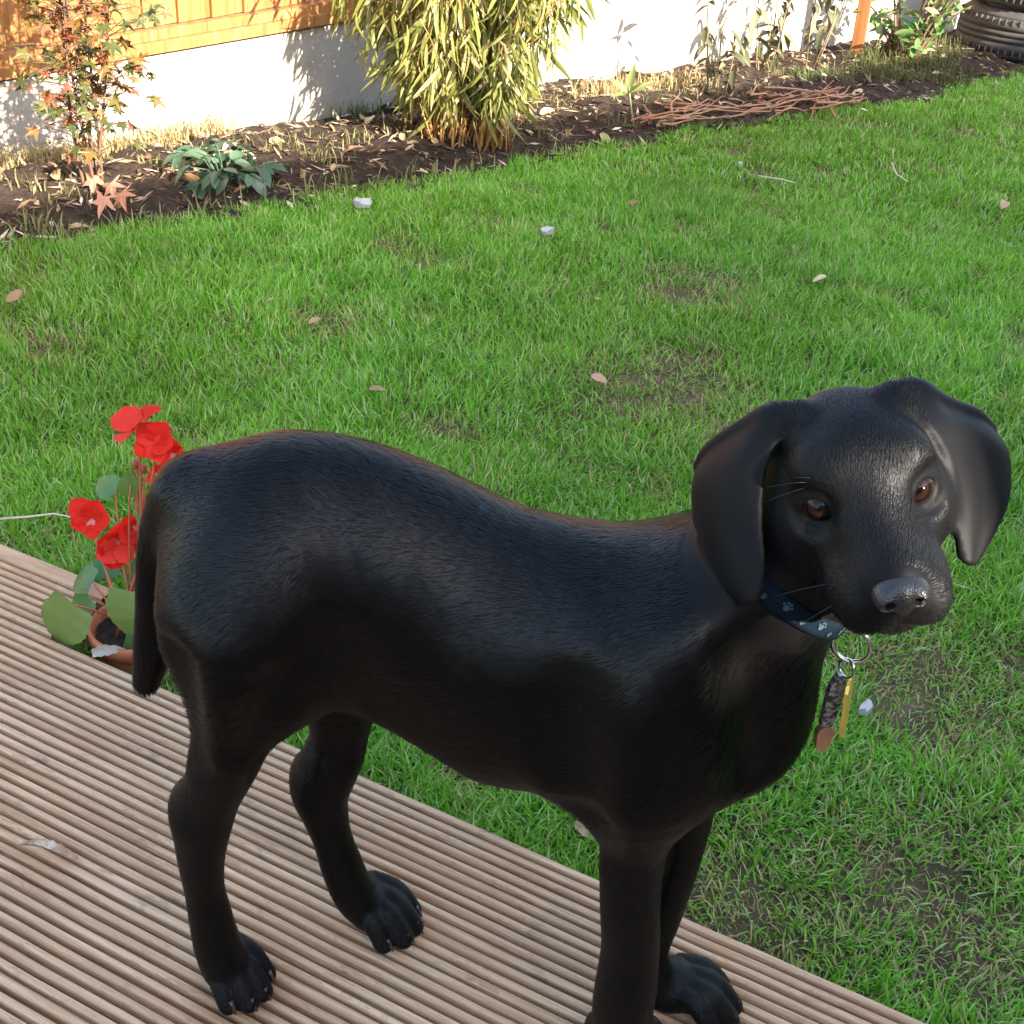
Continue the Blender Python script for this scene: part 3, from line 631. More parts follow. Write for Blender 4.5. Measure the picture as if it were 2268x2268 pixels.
# brow and lip whiskers
wm=mat('whisker',(.02,.019,.018),.3,.5)
for p0,d0,ln in [((4.4,-3.1,2.3),(.25,-.9,.45),3.6),((4.3,-3.3,2.0),(.2,-1,.12),3.4),((4.5,-2.7,2.4),(.3,-.8,.7),2.6),((9.6,-3.0,-3.2),(.3,-.9,-.1),3.2),((10.4,-2.7,-3.6),(.5,-.9,-.5),2.6),((9.4,3.0,-3.3),(.3,.9,-.1),2.8),((10.6,2.5,-3.8),(.5,.8,-.5),2.2),((8.6,-3.2,-2.6),(.1,-1,.15),3.8)]:
    p0=np.array(p0);d0=np.array(d0)/np.linalg.norm(d0); pts=[hd(*(p0+d0*ln*t+np.array([-.25,0,-.35])*ln*t*t)) for t in np.linspace(0,1,6)]
    obj('whisker',*tube(pts,np.linspace(.00022,.00007,6),4),wm,dog,True)
# ------------------------------------------------------------------ collar with ring and tags
navy=mat('collar_webbing',(.0016,.0062,.0125),.85,.12); cv=coords(navy,(1,1,1)); bump(navy,noise(navy,cv,900,2),.4,.0006)
CC=np.array([.333,-.020,.4925]); CN=np.array([.50,.14,.86]); CN/=np.linalg.norm(CN); E1=np.array([.86,0,-.5]); E1-=CN*(E1@CN); E1/=np.linalg.norm(E1); E2=np.cross(CN,E1)
def sdf_at(g,p):
    i=np.clip(((p-g.lo)/g.res),0,g.n-2); j=i.astype(int); f=i-j; r=0.
    for a in (0,1):
        for b in (0,1):
            for c in (0,1): r+=g.v[j[0]+a,j[1]+b,j[2]+c]*(f[0] if a else 1-f[0])*(f[1] if b else 1-f[1])*(f[2] if c else 1-f[2])
    return r
NA=96; RAD=np.zeros((NA,3))
for i in range(NA):
    t=2*math.pi*i/NA; e=E1*math.cos(t)+E2*math.sin(t)
    for k,o in enumerate((-.0066,0,.0066)):
        r=.03
        while r<.085 and sdf_at(NECKG,CC+CN*o+e*r)<0: r+=.0005
        RAD[i,k]=r
for _ in range(3): RAD=(np.roll(RAD,1,0)+RAD+np.roll(RAD,-1,0))/3
def cpt(t,o,lift=.0012):
    i=(t/(2*math.pi)*NA)%NA; a=int(i); f=i-a; r=RAD[a%NA]*(1-f)+RAD[(a+1)%NA]*f; rr=np.interp(o,[-.0066,0,.0066],r)+lift
    return CC+CN*o+(E1*math.cos(t)+E2*math.sin(t))*rr
collar=empty('dog_collar',tuple(DOGP),math.atan2(UD[1],UD[0])); tag(collar,'navy webbing collar with pale paw prints, ring and tags on the dog','collar')
V=[];F=[]
for i in range(NA):
    t=2*math.pi*i/NA
    for o,l in ((-.0066,-.001),(-.0066,.0022),(-.0035,.0028),(0,.003),(.0035,.0028),(.0066,.0022),(.0066,-.001)): V.append(cpt(t,o,l))
for i in range(NA):
    for k in range(6): a=i*7+k; b=((i+1)%NA)*7+k; F.append((a,b,b+1,a+1))
obj('band',V,F,navy,collar,True)
pp=mat('paw_print',(.035,.06,.07),.8,.2)
def disc(t0,o0,r,n=10):
    rm=.062; pts=[cpt(t0,o0,.0036)]+[cpt(t0+r*math.cos(a)/rm,o0+r*math.sin(a),.0036) for a in np.linspace(0,2*math.pi,n,endpoint=False)]
    return pts,[(0,1+k,1+(k+1)%n) for k in range(n)]
for kk,(t0,o0,sc) in enumerate([(-.35,.001,.9),(-.60,-.002,.6),(-.85,.001,1),(-1.08,-.002,.6),(-1.30,.0015,1),(-.10,-.0015,.7),(.2,.001,.9),(-1.55,-.002,.6),(-1.80,.001,1),(-2.05,-.002,.6),(-2.3,.0015,.9)]):
    r=.0022*sc; obj('paw_print',*join(disc(t0,o0,r),*[disc(t0+dx*r/.062,o0+dy*r,r*.42) for dx,dy in ((-1.35,.7),(-.5,1.55),(.5,1.55),(1.35,.7))]),pp,collar)
steel=mat('steel_ring',(.62,.60,.56),.22,.5,Metallic=1.); brass=mat('brass_tag',(.75,.50,.10),.35,.5,Metallic=.6); copper=mat('copper_tag',(.50,.27,.17),.4,.5,Metallic=.7)
def ring(c,a,b,r,w,n=28): 
    c,a,b=map(lambda q:np.array(q,float),(c,a,b)); return tube([c+r*(a*math.cos(t)+b*math.sin(t)) for t in np.linspace(0,2*math.pi,n+1)],w,8,False)
# ring hangs from the lowest front point of the collar; tags hang from the ring
low=cpt(-.10,0,.004); DN=np.array([0,0,-1.])
sdv=np.array([.94,-.28,0.]); fwd=np.array([.28,.94,0])
rc=low+DN*.018+sdv*.006
obj('metal_ring',*ring(rc,sdv,DN,.0125,.0016),steel,collar,True)
rc2=rc+DN*.0185+sdv*.001; obj('split_ring',*ring(rc2,np.array([.5,-.8,0.2]),DN,.0072,.0010),steel,collar,True)
def hung(top,along,wide,ln,wd,th,m,name,taper=1.):
    top=np.array(top);al=np.array(along)/np.linalg.norm(along);wi=np.array(wide)-al*(np.array(wide)@al);wi/=np.linalg.norm(wi);no=np.cross(al,wi);V=[];F=[]
    prof=[(0,.30),(.06,.62),(.16,.92),(.32,1),(.70,1*taper),(.88,.85*taper),(.97,.5*taper),(1,.18*taper)]
    for u,w in prof:
        for sx_,sz in ((-1,-1),(1,-1),(1,1),(-1,1)): V.append(top+al*ln*u+wi*wd*.5*w*sx_+no*th*.5*sz)
    for i in range(len(prof)-1):
        for k in range(4): k2=(k+1)%4; F.append((i*4+k,i*4+k2,i*4+4+k2,i*4+4+k))
    F+=[(3,2,1,0),tuple(4*(len(prof)-1)+k for k in range(4))]
    return obj(name,V,F,m,collar,False)
t0=rc2+DN*.006
tagm=mat('tag_steel',(.30,.29,.27),.45,.5,Metallic=.5); vt=coords(tagm); L(tagm,ramp(tagm,noise(tagm,vt,350,3),[(.42,(.06,.055,.05)),(.58,(.42,.40,.37))]),P(tagm).inputs['Base Color'])
b1=hung(t0-sdv*.003,(-.02,.0,-1),(.95,.3,0),.050,.011,.0050,tagm,'tag_barrel',.9); b1['label']='steel clip tag with a worn copper end'
hung(t0-sdv*.003+DN*.045,(.0,.0,-1),(.95,.3,0),.022,.0125,.0055,copper,'tag_end',.8)
b2=hung(t0+sdv*.004,(.10,-.03,-1),(.30,.95,.0),.050,.020,.0022,brass,'name_tag'); b2['label']='yellow name tag seen edge on'
# ------------------------------------------------------------------ leaves and plants
def leaf(ln,wd,fold=.25,curl=.3,n=7,shape='lance',serr=0,seed=0):
    """leaf lying along +x from the origin, midrib folded, tip curling down; two strips of quads each side of the midrib"""
    rg=np.random.default_rng(seed); V=[];F=[]
    for i in range(n+1):
        u=i/n
        if shape=='lance': w=math.sin(math.pi*min(1,u*.93+.05))**.8*(1-.35*u)
        elif shape=='round': w=max(0,math.sin(math.pi*min(1,(u*.88+.11))))**.55
        elif shape=='heart': w=max(0,math.sin(math.pi*min(1,u*.80+.2)))**.75*(1.1-.25*u)
        else: w=math.sin(math.pi*min(1,u*.9+.07))**.7
        w*=wd/2; 
        if serr and 0<i<n: w*=1+serr*(1 if i%2 else -1)
        if i==n: w=.0004
        x=ln*u; z=-curl*ln*u*u
        for sgn,kx in ((-1,1),(-1,.5),(0,0),(1,.5),(1,1)):
            V.append((x-abs(kx)*wd*.08*(1 if shape=='heart' and i<2 else 0),sgn*w*kx,z+fold*w*kx+ (rg.normal(0,.09 if shape=='round' else .03)*w if kx else 0)))
    for i in range(n):
        for k in range(4): a=i*5+k; F.append((a,a+5,a+6,a+1))
    return V,F
def mesh_of(name,VF,m,smooth=True):
    me=bpy.data.meshes.new(name); me.from_pydata([tuple(map(float,v)) for v in VF[0]],[],VF[1]); me.materials.append(m); me.update()
    me.polygons.foreach_set('use_smooth',[smooth]*len(me.polygons)); return me
def put(name,me,parent,loc,direction,up=(0,0,1),sc=1.,roll=0.):
    x=Vector(direction).normalized(); z=Vector(up)-x*Vector(up).dot(x)
    if z.length<1e-3: z=Vector((1,0,0))-x*x[0]
    z.normalize(); y=z.cross(x); M=Matrix((x,y,z)).transposed().to_4x4()@Matrix.Rotation(roll,4,'X'); 
    o=obj(name,None,None,None,parent,data=me); o.matrix_local=Matrix.Translation(Vector(loc))@M@Matrix.Diagonal((sc,sc,sc,1)); return o
terra=mat('terracotta',(.42,.13,.06),.75,.3); v=coords(terra); L(terra,ramp(terra,noise(terra,v,25,4),[(.3,(.34,.10,.045)),(.7,(.50,.17,.085))]),P(terra).inputs['Base Color'])
PX,PY=-.888,.866
pot=empty('flower_pot',(PX,PY,ZL)); tag(pot,'small terracotta pot on the grass at the deck corner','flower pot')
prof=[(.0,-.01),(.036,-.01),(.040,0),(.050,.040),(.0505,.042),(.056,.042),(.0575,.060),(.0565,.062),(.052,.062),(.0505,.044),(.049,.040),(.047,.030),(.0,.030)]
obj('pot_body',*lathe(prof[:5]+[(.0505,.0421)]+prof[-4:],36),terra,pot,True)
obj('rim',*lathe(prof[5:10]+[(.0508,.0425)],36,True),terra,pot,True)
pv=[(math.cos(t)*r,math.sin(t)*r,.047+.004*math.sin(7*t+r*200)) for r in (0.0001,.02,.035,.0495) for t in np.linspace(0,2*math.pi,20,endpoint=False)]
obj('potting_soil',pv,[(i*20+k,i*20+(k+1)%20,i*20+20+(k+1)%20,i*20+20+k) for i in range(3) for k in range(20)],soil,pot,True)
beg=empty('begonia_plant',(PX,PY,ZL)); tag(beg,'red-flowered begonia with green leaves growing in the terracotta pot','plant')
bl=leafmat('begonia_leaf',[(.0,(.05,.15,.05)),(.4,(.075,.19,.055)),(.7,(.12,.23,.05)),(1.,(.20,.25,.07))],.4,.3)
bs=mat('begonia_stem',(.36,.085,.04),.45,.5); petal=leafmat('begonia_petal',[(0,(.62,.010,.002)),(.6,(.75,.018,.003)),(1,(.75,.05,.03))],.8,.35); pale=leafmat('pale_petal',[(0,(.70,.30,.28)),(1,(.62,.22,.20))],.5,.3)
petm=[mesh_of('petal',leaf(.026,.028,.35,c,9,'round',.06,k),petal) for k,c in enumerate((.15,.45,-.2))]; palem=mesh_of('petal',leaf(.020,.018,.2,.3,5,'round'),pale)
begm=[mesh_of('leaf',leaf(l,w,.16,c,13,'heart',.035,k),bl) for k,(l,w,c) in enumerate(((.056,.054,.25),(.046,.040,.35),(.040,.034,.15)))]
def bpt(px,py,dep):
    """a point seen at photo pixel px,py, dep metres along the board-normal from the pot"""
    d=AX@np.array([px-1134,py-1134,2649.]); t=(PY+dep)/d[1]; q=np.array([0,0,H])+d*t; return q-np.array([PX,PY,ZL])
root=np.array([.0,.0,.045]); rg=np.random.default_rng(3)
def stem(a,b,r=.0024,bow=.01,name='stem'):
    a,b=np.array(a),np.array(b); m=(a+b)/2+np.array([rg.normal(0,bow),rg.normal(0,bow*.6),bow]); pts=[(1-t)**2*a+2*t*(1-t)*m+t*t*b for t in np.linspace(0,1,7)]
    return obj(name,*tube(pts,np.linspace(r,r*.62,7),7),bs,beg,True)
def bloom(px,py,dep,face,n=5,sc=1.,heart=True):
    c=bpt(px,py,dep); stem(root+rg.normal(0,.012,3)*[1,1,0],c-np.array(face)*.004,.0021,.008)
    fl=empty('flower',tuple(c)); fl.parent=beg; f=Vector(face).normalized(); a=f.orthogonal().normalized(); b=f.cross(a); a0=rg.uniform(0,6)
    for k in range(n):
        t=a0+2*math.pi*k/n+rg.normal(0,.12); d=a*math.cos(t)+b*math.sin(t); put('petal',petm[k%3],fl,f*(.001*k%3),d*.95+f*(.35+.25*(k%2)),f,sc*rg.uniform(.85,1.12))
    if heart:
        for k in range(6): t=k*1.05; put('petal',palem,fl,f*.003,(a*math.cos(t)+b*math.sin(t))*.7+f*.55,f,.42*sc)
toc=lambda px,py:tuple(-(AX@np.array([px-1134,py-1134,2649.]))/3000)
bloom(200,1150,.035,toc(200,1150),5,1.05); bloom(262,1205,.03,np.array(toc(260,1205))+[.1,-.1,-.3],6,1.15); bloom(300,1175,.045,toc(300,1175),5,.85)
bloom(345,985,.05,np.array(toc(340,985))+[-.2,0,.3],5,1.0,False); bloom(378,1005,.06,toc(378,1000),5,.8); bloom(305,950,.045,(-.4,-.3,.8),3,1.35,False); bloom(352,1052,.055,toc(350,1050),4,.65)
for px,py,dep in ((300,1030,.05),(318,1040,.05),(290,1055,.045)):                   # closed buds
    c=bpt(px,py,dep); stem(root,c,.0016,.006); obj('bud',*[x if i else [tuple(np.array(p)+c) for p in x] for i,x in enumerate(lathe([(0.0002,.009),(.003,.007),(.0045,.002),(.003,-.004),(.0006,-.006)],10))],bs,beg,True)
for px,py,dep,d,k,sc in ((165,1340,-.055,(-.35,-.35,-.8),0,1.2),(285,1310,-.02,(.12,-.35,-.8),1,1.3),(200,1325,-.01,(-.4,-.2,-.5),2,1.0),(205,1290,.0,(-.9,.1,-.1),1,1.0),(300,1100,.05,(.1,-.3,.5),1,.9),(330,1125,.05,(.6,-.2,-.2),0,.8),(255,1090,.06,(-.8,.2,.1),2,1.),(290,1265,.03,(.8,.1,.1),1,1.),(235,1280,.04,(-.4,.5,.3),2,1.1),(330,1270,.02,(.7,-.3,.0),0,.9),(270,1440,-.035,(.4,.1,-.2),0,1.1),(320,1330,.0,(.5,-.3,-.5),2,1.1)):
    c=bpt(px,py,dep); stem(root+rg.normal(0,.01,3)*[1,1,0],c,.0019,.006,'leaf_stalk'); put('leaf',begm[k],beg,c,d,(.2,-.6,.8),sc,rg.normal(0,.2))
stem(root+[.02,-.01,0],bpt(290,1340,-.02),.0042,.004); stem(root,bpt(240,1300,0),.0036,.004); stem(root+[-.01,-.01,0],bpt(330,1200,.03),.0034,.004); stem(root+[0,.01,0],bpt(320,1060,.05),.0028,.004)
# ------------------------------------------------------------------ plants of the bed
def gpt(px,py,z=ZL+.02):
    """ground point (height z) under photo pixel px,py"""
    d=AX@np.array([px-1134,py-1134,2649.]); t=(H-z)/-d[2]; q=np.array([0,0,H])+d*t; return np.array([q[0],q[1],z])
rg=np.random.default_rng(17)
# bamboo
bamleaf=leafmat('bamboo_leaf',[(0,(.10,.12,.02)),(.3,(.20,.20,.045)),(.6,(.34,.30,.11)),(.85,(.46,.39,.20)),(1,(.36,.20,.06))],.5,.35)
canem=mat('bamboo_cane',(.33,.16,.05),.5,.4); v=coords(canem); L(canem,ramp(canem,noise(canem,v,30,3),[(.3,(.22,.09,.03)),(.7,(.42,.24,.08))]),P(canem).inputs['Base Color'])
B0=np.array([-1.735,3.225,ZL+.02]); bam=empty('bamboo_clump',tuple(B0)); tag(bam,'large arching clump of yellow-green bamboo in front of the white wall','bamboo')
bml=[mesh_of('leaf',leaf(.098,.0145,.25,c,6,'lance',0,k),bamleaf) for k,c in enumerate((.1,.28,.5,.75))]
tips=[]
for k in range(68):
    a=rg.uniform(0,2*math.pi); r=.12*math.sqrt(rg.random()); p0=np.array([r*math.cos(a),r*math.sin(a),-.03]); out=np.array([math.cos(a+rg.normal(0,.5)),math.sin(a+rg.normal(0,.5)),0])
    hgt=rg.uniform(.45,1.05); sp=rg.uniform(.05,.34); n=9; pts=[p0+out*sp*(u**1.7)+np.array([0,0,hgt*(u-.18*u**3*(sp/.3))]) for u in np.linspace(0,1,n)]
    obj('cane',*tube(pts,np.linspace(.0042,.0014,n),6),canem,bam,True)
    for u in rg.uniform(.22,1.,22):
        i=min(int(u*(n-1)),n-2); f=u*(n-1)-i; tips.append((pts[i]*(1-f)+pts[i+1]*f,out))
jv=[];jf=[];cnt=0; lv=[leaf(.098,.0145,.25,c,4,'lance',0,k) for k,c in enumerate((.1,.28,.5,.75))]
rg.shuffle(tips) if False else None
order=rg.permutation(len(tips)); towards=np.array([.45,-.85,0])
score=[-(tips[i][0]@towards)+ (0 if tips[i][0][2]<.50 else 5) for i in order]; order=[order[i] for i in np.argsort(score)]
for c_,i in enumerate(order):
    p,out=tips[i]
    for rep in range(2):
        a=rg.uniform(0,2*math.pi); d=np.array([math.cos(a),math.sin(a),0])*rg.uniform(.25,.8)+out*.35+np.array([0,0,rg.normal(-1.0,.4)]); d/=np.linalg.norm(d)
        q=p+d*.012+rg.normal(0,.022,3); k=rg.integers(4); sc=rg.uniform(.65,1.25)
        if q[2]<.02 or (q[2]<.15 and math.hypot(q[0],q[1])<.22 and rg.random()<.8): continue
        if cnt<290 and rep==0 and p[2]<.55: put('leaf',bml[k],bam,q,d,(rg.normal(),rg.normal(),1),sc,rg.uniform(-1,1)); cnt+=1
        else:
            x=d; z=np.array([rg.normal(),rg.normal(),1.]); z-=x*(z@x); z/=np.linalg.norm(z); y=np.cross(z,x); o=len(jv)
            jv+=[q+sc*(v_[0]*x+v_[1]*y+v_[2]*z) for v_ in lv[k][0]]; jf+=[tuple(t+o for t in f) for f in lv[k][1]]
fo=obj('foliage',jv,jf,bamleaf,bam,True); fo['kind']='stuff'
for k in range(70):                                  # dead sheaths and short shoots round the foot
    a=rg.uniform(0,6.28); r=.15*math.sqrt(rg.random()); p0=np.array([r*math.cos(a),r*math.sin(a),-.02]); d=np.array([rg.normal(0,.3),rg.normal(0,.3),1.]); 
    obj('sheath',*tube([p0,p0+d*.05,p0+d*rg.uniform(.08,.16)+rg.normal(0,.01,3)],[.0032,.0028,.0008],4),canem,bam,True)
# young maple
mapl=leafmat('maple_leaf',[(0,(.04,.06,.012)),(.45,(.085,.095,.02)),(.60,(.22,.12,.03)),(.80,(.34,.11,.04)),(1,(.33,.06,.05))],.5,.35); bark=mat('young_bark',(.13,.075,.045),.8,.3)
def palmate(r,n=5,seed=0):
    g=np.random.default_rng(seed); pts=[]; a0,a1=-2.2,2.2
    for k in range(n):
        t=a0+(a1-a0)*k/(n-1); ln=r*(1-.30*abs(k-(n-1)/2)/((n-1)/2))*g.uniform(.9,1.1); w=.30
        pts+=[(ln*.42*math.cos(t-w),ln*.42*math.sin(t-w)),(ln*.72*math.cos(t-.13),ln*.72*math.sin(t-.13)),(ln*math.cos(t),ln*math.sin(t)),(ln*.72*math.cos(t+.13),ln*.72*math.sin(t+.13))]
    pts.append((-.12*r,0)); V=[(0,0,0)]+[(x,y,-.9*(x*x+y*y)/r*.35+g.normal(0,.02)*r) for x,y in pts]; m=len(pts)
    return V,[(0,1+k,1+(k+1)%m) for k in range(m)]
mm=[mesh_of('leaf',palmate(.040,5,k),mapl,False) for k in range(4)]
M0=gpt(212,435); mp_=empty('maple_sapling',tuple(M0)); tag(mp_,'slim young maple with green, orange and red leaves against the white wall','small tree')
stems=[]
for k,(lx,ly,hh) in enumerate(((-.02,.0,.95),(.02,.02,.85),(.005,-.02,.70),(-.045,.01,.62),(.05,.0,.60))):
    n=9; pts=[np.array([lx*.4+lx*u*1.6+.012*math.sin(5*u+k),ly*u*2+.010*math.cos(4*u+k),hh*u-.02]) for u in np.linspace(0,1,n)]; stems.append(pts)
    obj('trunk' if k==0 else 'stem',*tube(pts,np.linspace(.0062 if k==0 else .0045,.0016,n),6),bark,mp_,True)
for k in range(520):
    pts=stems[k%5]; u=rg.uniform(.20,1); i=min(int(u*8),7); f=u*8-i; p=pts[i]*(1-f)+pts[i+1]*f; a=rg.uniform(0,6.28); ln=rg.uniform(.02,.125)*(.6+.6*min(1,p[2]/.3)); e=p+np.array([math.cos(a)*ln,math.sin(a)*ln,rg.uniform(-.01,.05)])
    if p[2]<.09: continue
    obj('twig',*tube([p,(p+e)/2+[0,0,.012],e],[.0012,.001,.0006],4),bark,mp_,True)
    put('leaf',mm[k%4],mp_,e,(math.cos(a),math.sin(a),rg.normal(-.35,.35)),(rg.normal(0,.4),rg.normal(0,.4),1),rg.uniform(.40,.95),rg.normal(0,.5))
pink=leafmat('pale_maple_leaf',[(0,(.55,.26,.14)),(1,(.62,.30,.20))],.5,.3); pk=mesh_of('leaf',palmate(.046,5,9),pink,False)
for px,py,d in ((205,395,(.3,-.6,-.7)),(245,410,(.6,-.5,-.6)),(268,430,(.6,-.6,-.5)),(228,440,(.1,-.7,-.7))):
    q=gpt(px,py,ZL+.07)-M0; put('leaf',pk,mp_,q,d,(.2,-.9,.3),1.,0)
# hellebore-like green clump
hell=leafmat('clump_leaf',[(0,(.035,.085,.045)),(.5,(.07,.13,.07)),(1,(.13,.20,.12))],.4,.3); hm=[mesh_of('leaf',leaf(.058,.032,.22,c,7,'x',.05,k),hell) for k,c in enumerate((.15,.4,.7))]
G0=gpt(500,415); hel=empty('hellebore_clump',tuple(G0)); tag(hel,'low clump of blue-green leaves in the soil between maple and bamboo','plant')
for k in range(34):
    a=rg.uniform(0,6.28); r=rg.uniform(.02,.12); hgt=rg.uniform(.015,.10); e=np.array([math.cos(a)*r,math.sin(a)*r,hgt]); obj('leaf_stalk',*tube([np.array([0,0,-.01]),e*[.5,.5,.8],e],[.0018,.0016,.0012],5),hell,hel,True)
    for j in range(3):
        t=a+(j-1)*.7; put('leaf',hm[(k+j)%3],hel,e,(math.cos(t),math.sin(t),rg.normal(-.1,.35)),(0,0,1),rg.uniform(.6,1.1),rg.normal(0,.4))
# lone weed and the broken stalks right of the bamboo
wl_m=leafmat('weed_leaf',[(0,(.12,.18,.04)),(1,(.25,.28,.10))],.5,.35); wlm=mesh_of('leaf',leaf(.085,.026,.3,.12,7,'lance',.06),wl_m); wst=mat('weed_stem',(.25,.27,.12),.6,.3)
Q0=gpt(1405,280); wd_=empty('tall_weed',tuple(Q0)); tag(wd_,'single upright weed with four leaves right of the bamboo','plant')
top=np.array([-.035,.0,.12]); obj('stem',*tube([np.array([0,0,-.01]),np.array([-.02,0,.06]),top],[.004,.0035,.002],6),wst,wd_,True)
for d,sc in (((.05,.1,1),1.15),((-.75,-.3,.55),.9),((.9,.3,.6),1.1),((.5,-.2,.5),.8),((-.5,-.4,-.1),.7)): put('leaf',wlm,wd_,top-np.array([0,0,.02]),d,(0,-.6,.7),sc,0)
dry=leafmat('dry_leaf',[(0,(.20,.15,.08)),(.5,(.33,.27,.16)),(1,(.50,.42,.30))],.7,.25)
# dying grey-green stalk plants in front of the wall, they throw the grey shadows on it
stalkm=leafmat('stalk_leaf',[(0,(.06,.075,.03)),(.5,(.11,.11,.05)),(1,(.19,.17,.09))],.6,.25); stl=mesh_of('leaf',leaf(.095,.044,.25,.45,6,'lance'),stalkm); sst=mat('dead_stalk',(.24,.18,.11),.8,.2)
def stalk(px,py,hgt,n,label,seed):
    g=np.random.default_rng(seed); p0=gpt(px,py); e=empty('stalk_plant',tuple(p0)); tag(e,label,'plant')
    for s in range(n):
        a=g.uniform(0,6.28); tp=np.array([math.cos(a)*.10,math.sin(a)*.10,hgt*g.uniform(.6,1.)]); b=np.array([math.cos(a)*.03,math.sin(a)*.03,-.01]); obj('stem',*tube([b,(b+tp)/2+g.normal(0,.015,3),tp],[.0035,.003,.0014],5),sst,e,True)
        for k in range(11):
            u=g.uniform(.08,1); q=b+(tp-b)*u; t=g.uniform(0,6.28); put('leaf',stl,e,q,(math.cos(t),math.sin(t),g.normal(-.3,.5)),(0,0,1),g.uniform(.4,.9),g.normal(0,.5))
stalk(1585,215,.45,4,'wilting leafy stalks left of the red twig pile against the wall',1)
stalk(1690,165,.55,5,'tall wilting stalks behind the red twig pile',2)
stalk(1790,150,.50,4,'wilting stalks close to the wooden stake, left of it',3)
# wooden stake
stake=mat('stake_wood',(.25,.10,.03),.7,.3); v=coords(stake,(40,40,3)); L(stake,ramp(stake,noise(stake,v,1,4),[(.3,(.13,.045,.012)),(.7,(.26,.105,.03))]),P(stake).inputs['Base Color'])
S0=gpt(1893,138,ZL); st=obj('wooden_stake',*box((-.026,-.026,-.1),(.026,.026,1.1),.003),stake); st.location=tuple(S0); st.rotation_euler=(rad(2),rad(-2),rad(8)); tag(st,'square orange-brown timber stake standing in the bed','stake')
# photinia by the tyres
phl=leafmat('shrub_leaf',[(0,(.06,.17,.035)),(.4,(.11,.24,.05)),(.7,(.20,.28,.11)),(.9,(.33,.30,.18)),(1,(.40,.05,.03))],.35,.3); phm=[mesh_of('leaf',leaf(.075,.034,.2,c,7,'x',0,k),phl) for k,c in enumerate((.1,.3))]; redl=mat('red_leaf',(.30,.03,.02),.5,.4); rl=mesh_of('leaf',leaf(.085,.042,.2,.1,7,'x'),redl)
H0=gpt(2000,140); ph=empty('evergreen_shrub',tuple(H0)); tag(ph,'leggy shrub with glossy green and red leaves between stake and tyres','shrub')
phs=mat('shrub_stem',(.16,.10,.06),.7,.3)
for k in range(20):
    a=rg.uniform(0,6.28); tp=np.array([math.cos(a)*.22,math.sin(a)*.18,rg.uniform(.12,.75)]); pts=[np.array([math.cos(a)*.03,math.sin(a)*.03,-.02])*(1-u)+tp*u+np.array([0,0,.05*math.sin(3*u)]) for u in np.linspace(0,1,6)]
    obj('branch',*tube(pts,np.linspace(.0065,.0022,6),6),phs,ph,True)
    for j in range(15):
        u=rg.uniform(.12,1); p=pts[min(int(u*5),5)]+rg.normal(0,.012,3); t=rg.uniform(0,6.28); put('leaf',phm[j%2],ph,p,(math.cos(t),math.sin(t),rg.normal(.1,.5)),(rg.normal(0,.4),rg.normal(0,.4),1),rg.uniform(.55,1.05),rg.normal(0,.4))
put('leaf',rl,ph,gpt(1965,130,ZL+.02)-H0+np.array([0,0,.10]),(.05,-.3,-1),(0,-1,.2),1.,0)
# rough weeds and dry grass tufts
def tuft(name,spots,label,colA,colB,hmax,seed,n=60,spread=.07):
    g=np.random.default_rng(seed); V=[];F=[];C=[]
    for (px,py) in spots:
        p0=gpt(px,py,ZL); p0[2]=max(ZL,bedz(p0[0],p0[1]))-.005
        for k in range(n):
            a=g.uniform(0,6.28); r=spread*math.sqrt(g.random()); b=p0+np.array([math.cos(a)*r,math.sin(a)*r,0]); t=g.uniform(0,6.28); d=np.array([math.cos(t),math.sin(t),0]); ln=hmax*g.uniform(.4,1); s=np.array([-d[1],d[0],0])*.0022; le=g.uniform(.2,1.2); o=len(V); c=np.array(colA)+(np.array(colB)-colA)*g.random()
            for i,u in enumerate((0,.35,.7)):
                q=b+d*ln*le*u*u*.7+np.array([0,0,ln*(u-.35*le*u*u)]); V+=[q-s*(1-u*.5),q+s*(1-u*.5)]; C+=[c,c]
            q=b+d*ln*le*.7+np.array([0,0,ln*(1-.42*le)]); V.append(q); C.append(c); F+=[(o,o+1,o+3),(o,o+3,o+2),(o+2,o+3,o+5),(o+2,o+5,o+4),(o+4,o+5,o+6)]
    ob=big(name,np.array(V),np.array(F),grassm); vcol(ob,'Col',np.array(C)); struct(ob,'stuff',label)
tuft('weeds',[(x,y) for x in range(1900,2120,26) for y in range(120,215,24) if y>95+(2120-x)*.15],'rough weeds in front of the shrub beside the twig pile',(.045,.065,.015),(.14,.14,.05),.10,31,42,.08)
tuft('weeds',[(x,285-int(x*.045)-int(30*math.sin(x*.02)**2)) for x in range(700,960,34)]+[(x,190) for x in range(1760,1860,30)],'dark green weeds at the foot of the wall beside the bamboo',(.07,.12,.03),(.16,.19,.06),.07,32,45,.07)
tuft('dry_grass',[(x,385-int(x*.17)) for x in range(-20,520,34)]+[(x,232-int((x-1290)*.12)) for x in range(1290,1560,34)],'straw-coloured dry grass along the foot of the white wall',(.28,.21,.09),(.50,.40,.20),.10,33,50,.06)
tuft('edge_grass',[(x,560-int(x*.165)+int(14*math.sin(x*.07))) for x in range(-10,1300,40)],'long loose grass on the lawn edge along the soil',(.14,.19,.05),(.36,.32,.16),.075,34,9,.05)

g_=np.random.default_rng(55); sp_=[]
for k in range(60):
    x=g_.uniform(-10,2050); y0=575-x*.19; sp_.append((x,y0-g_.uniform(8,150)*(1 if x<1300 else .5)))
tuft('seedlings',sp_,'small green and straw-coloured seedlings scattered over the soil',(.06,.085,.02),(.30,.25,.12),.055,35,16,.06)
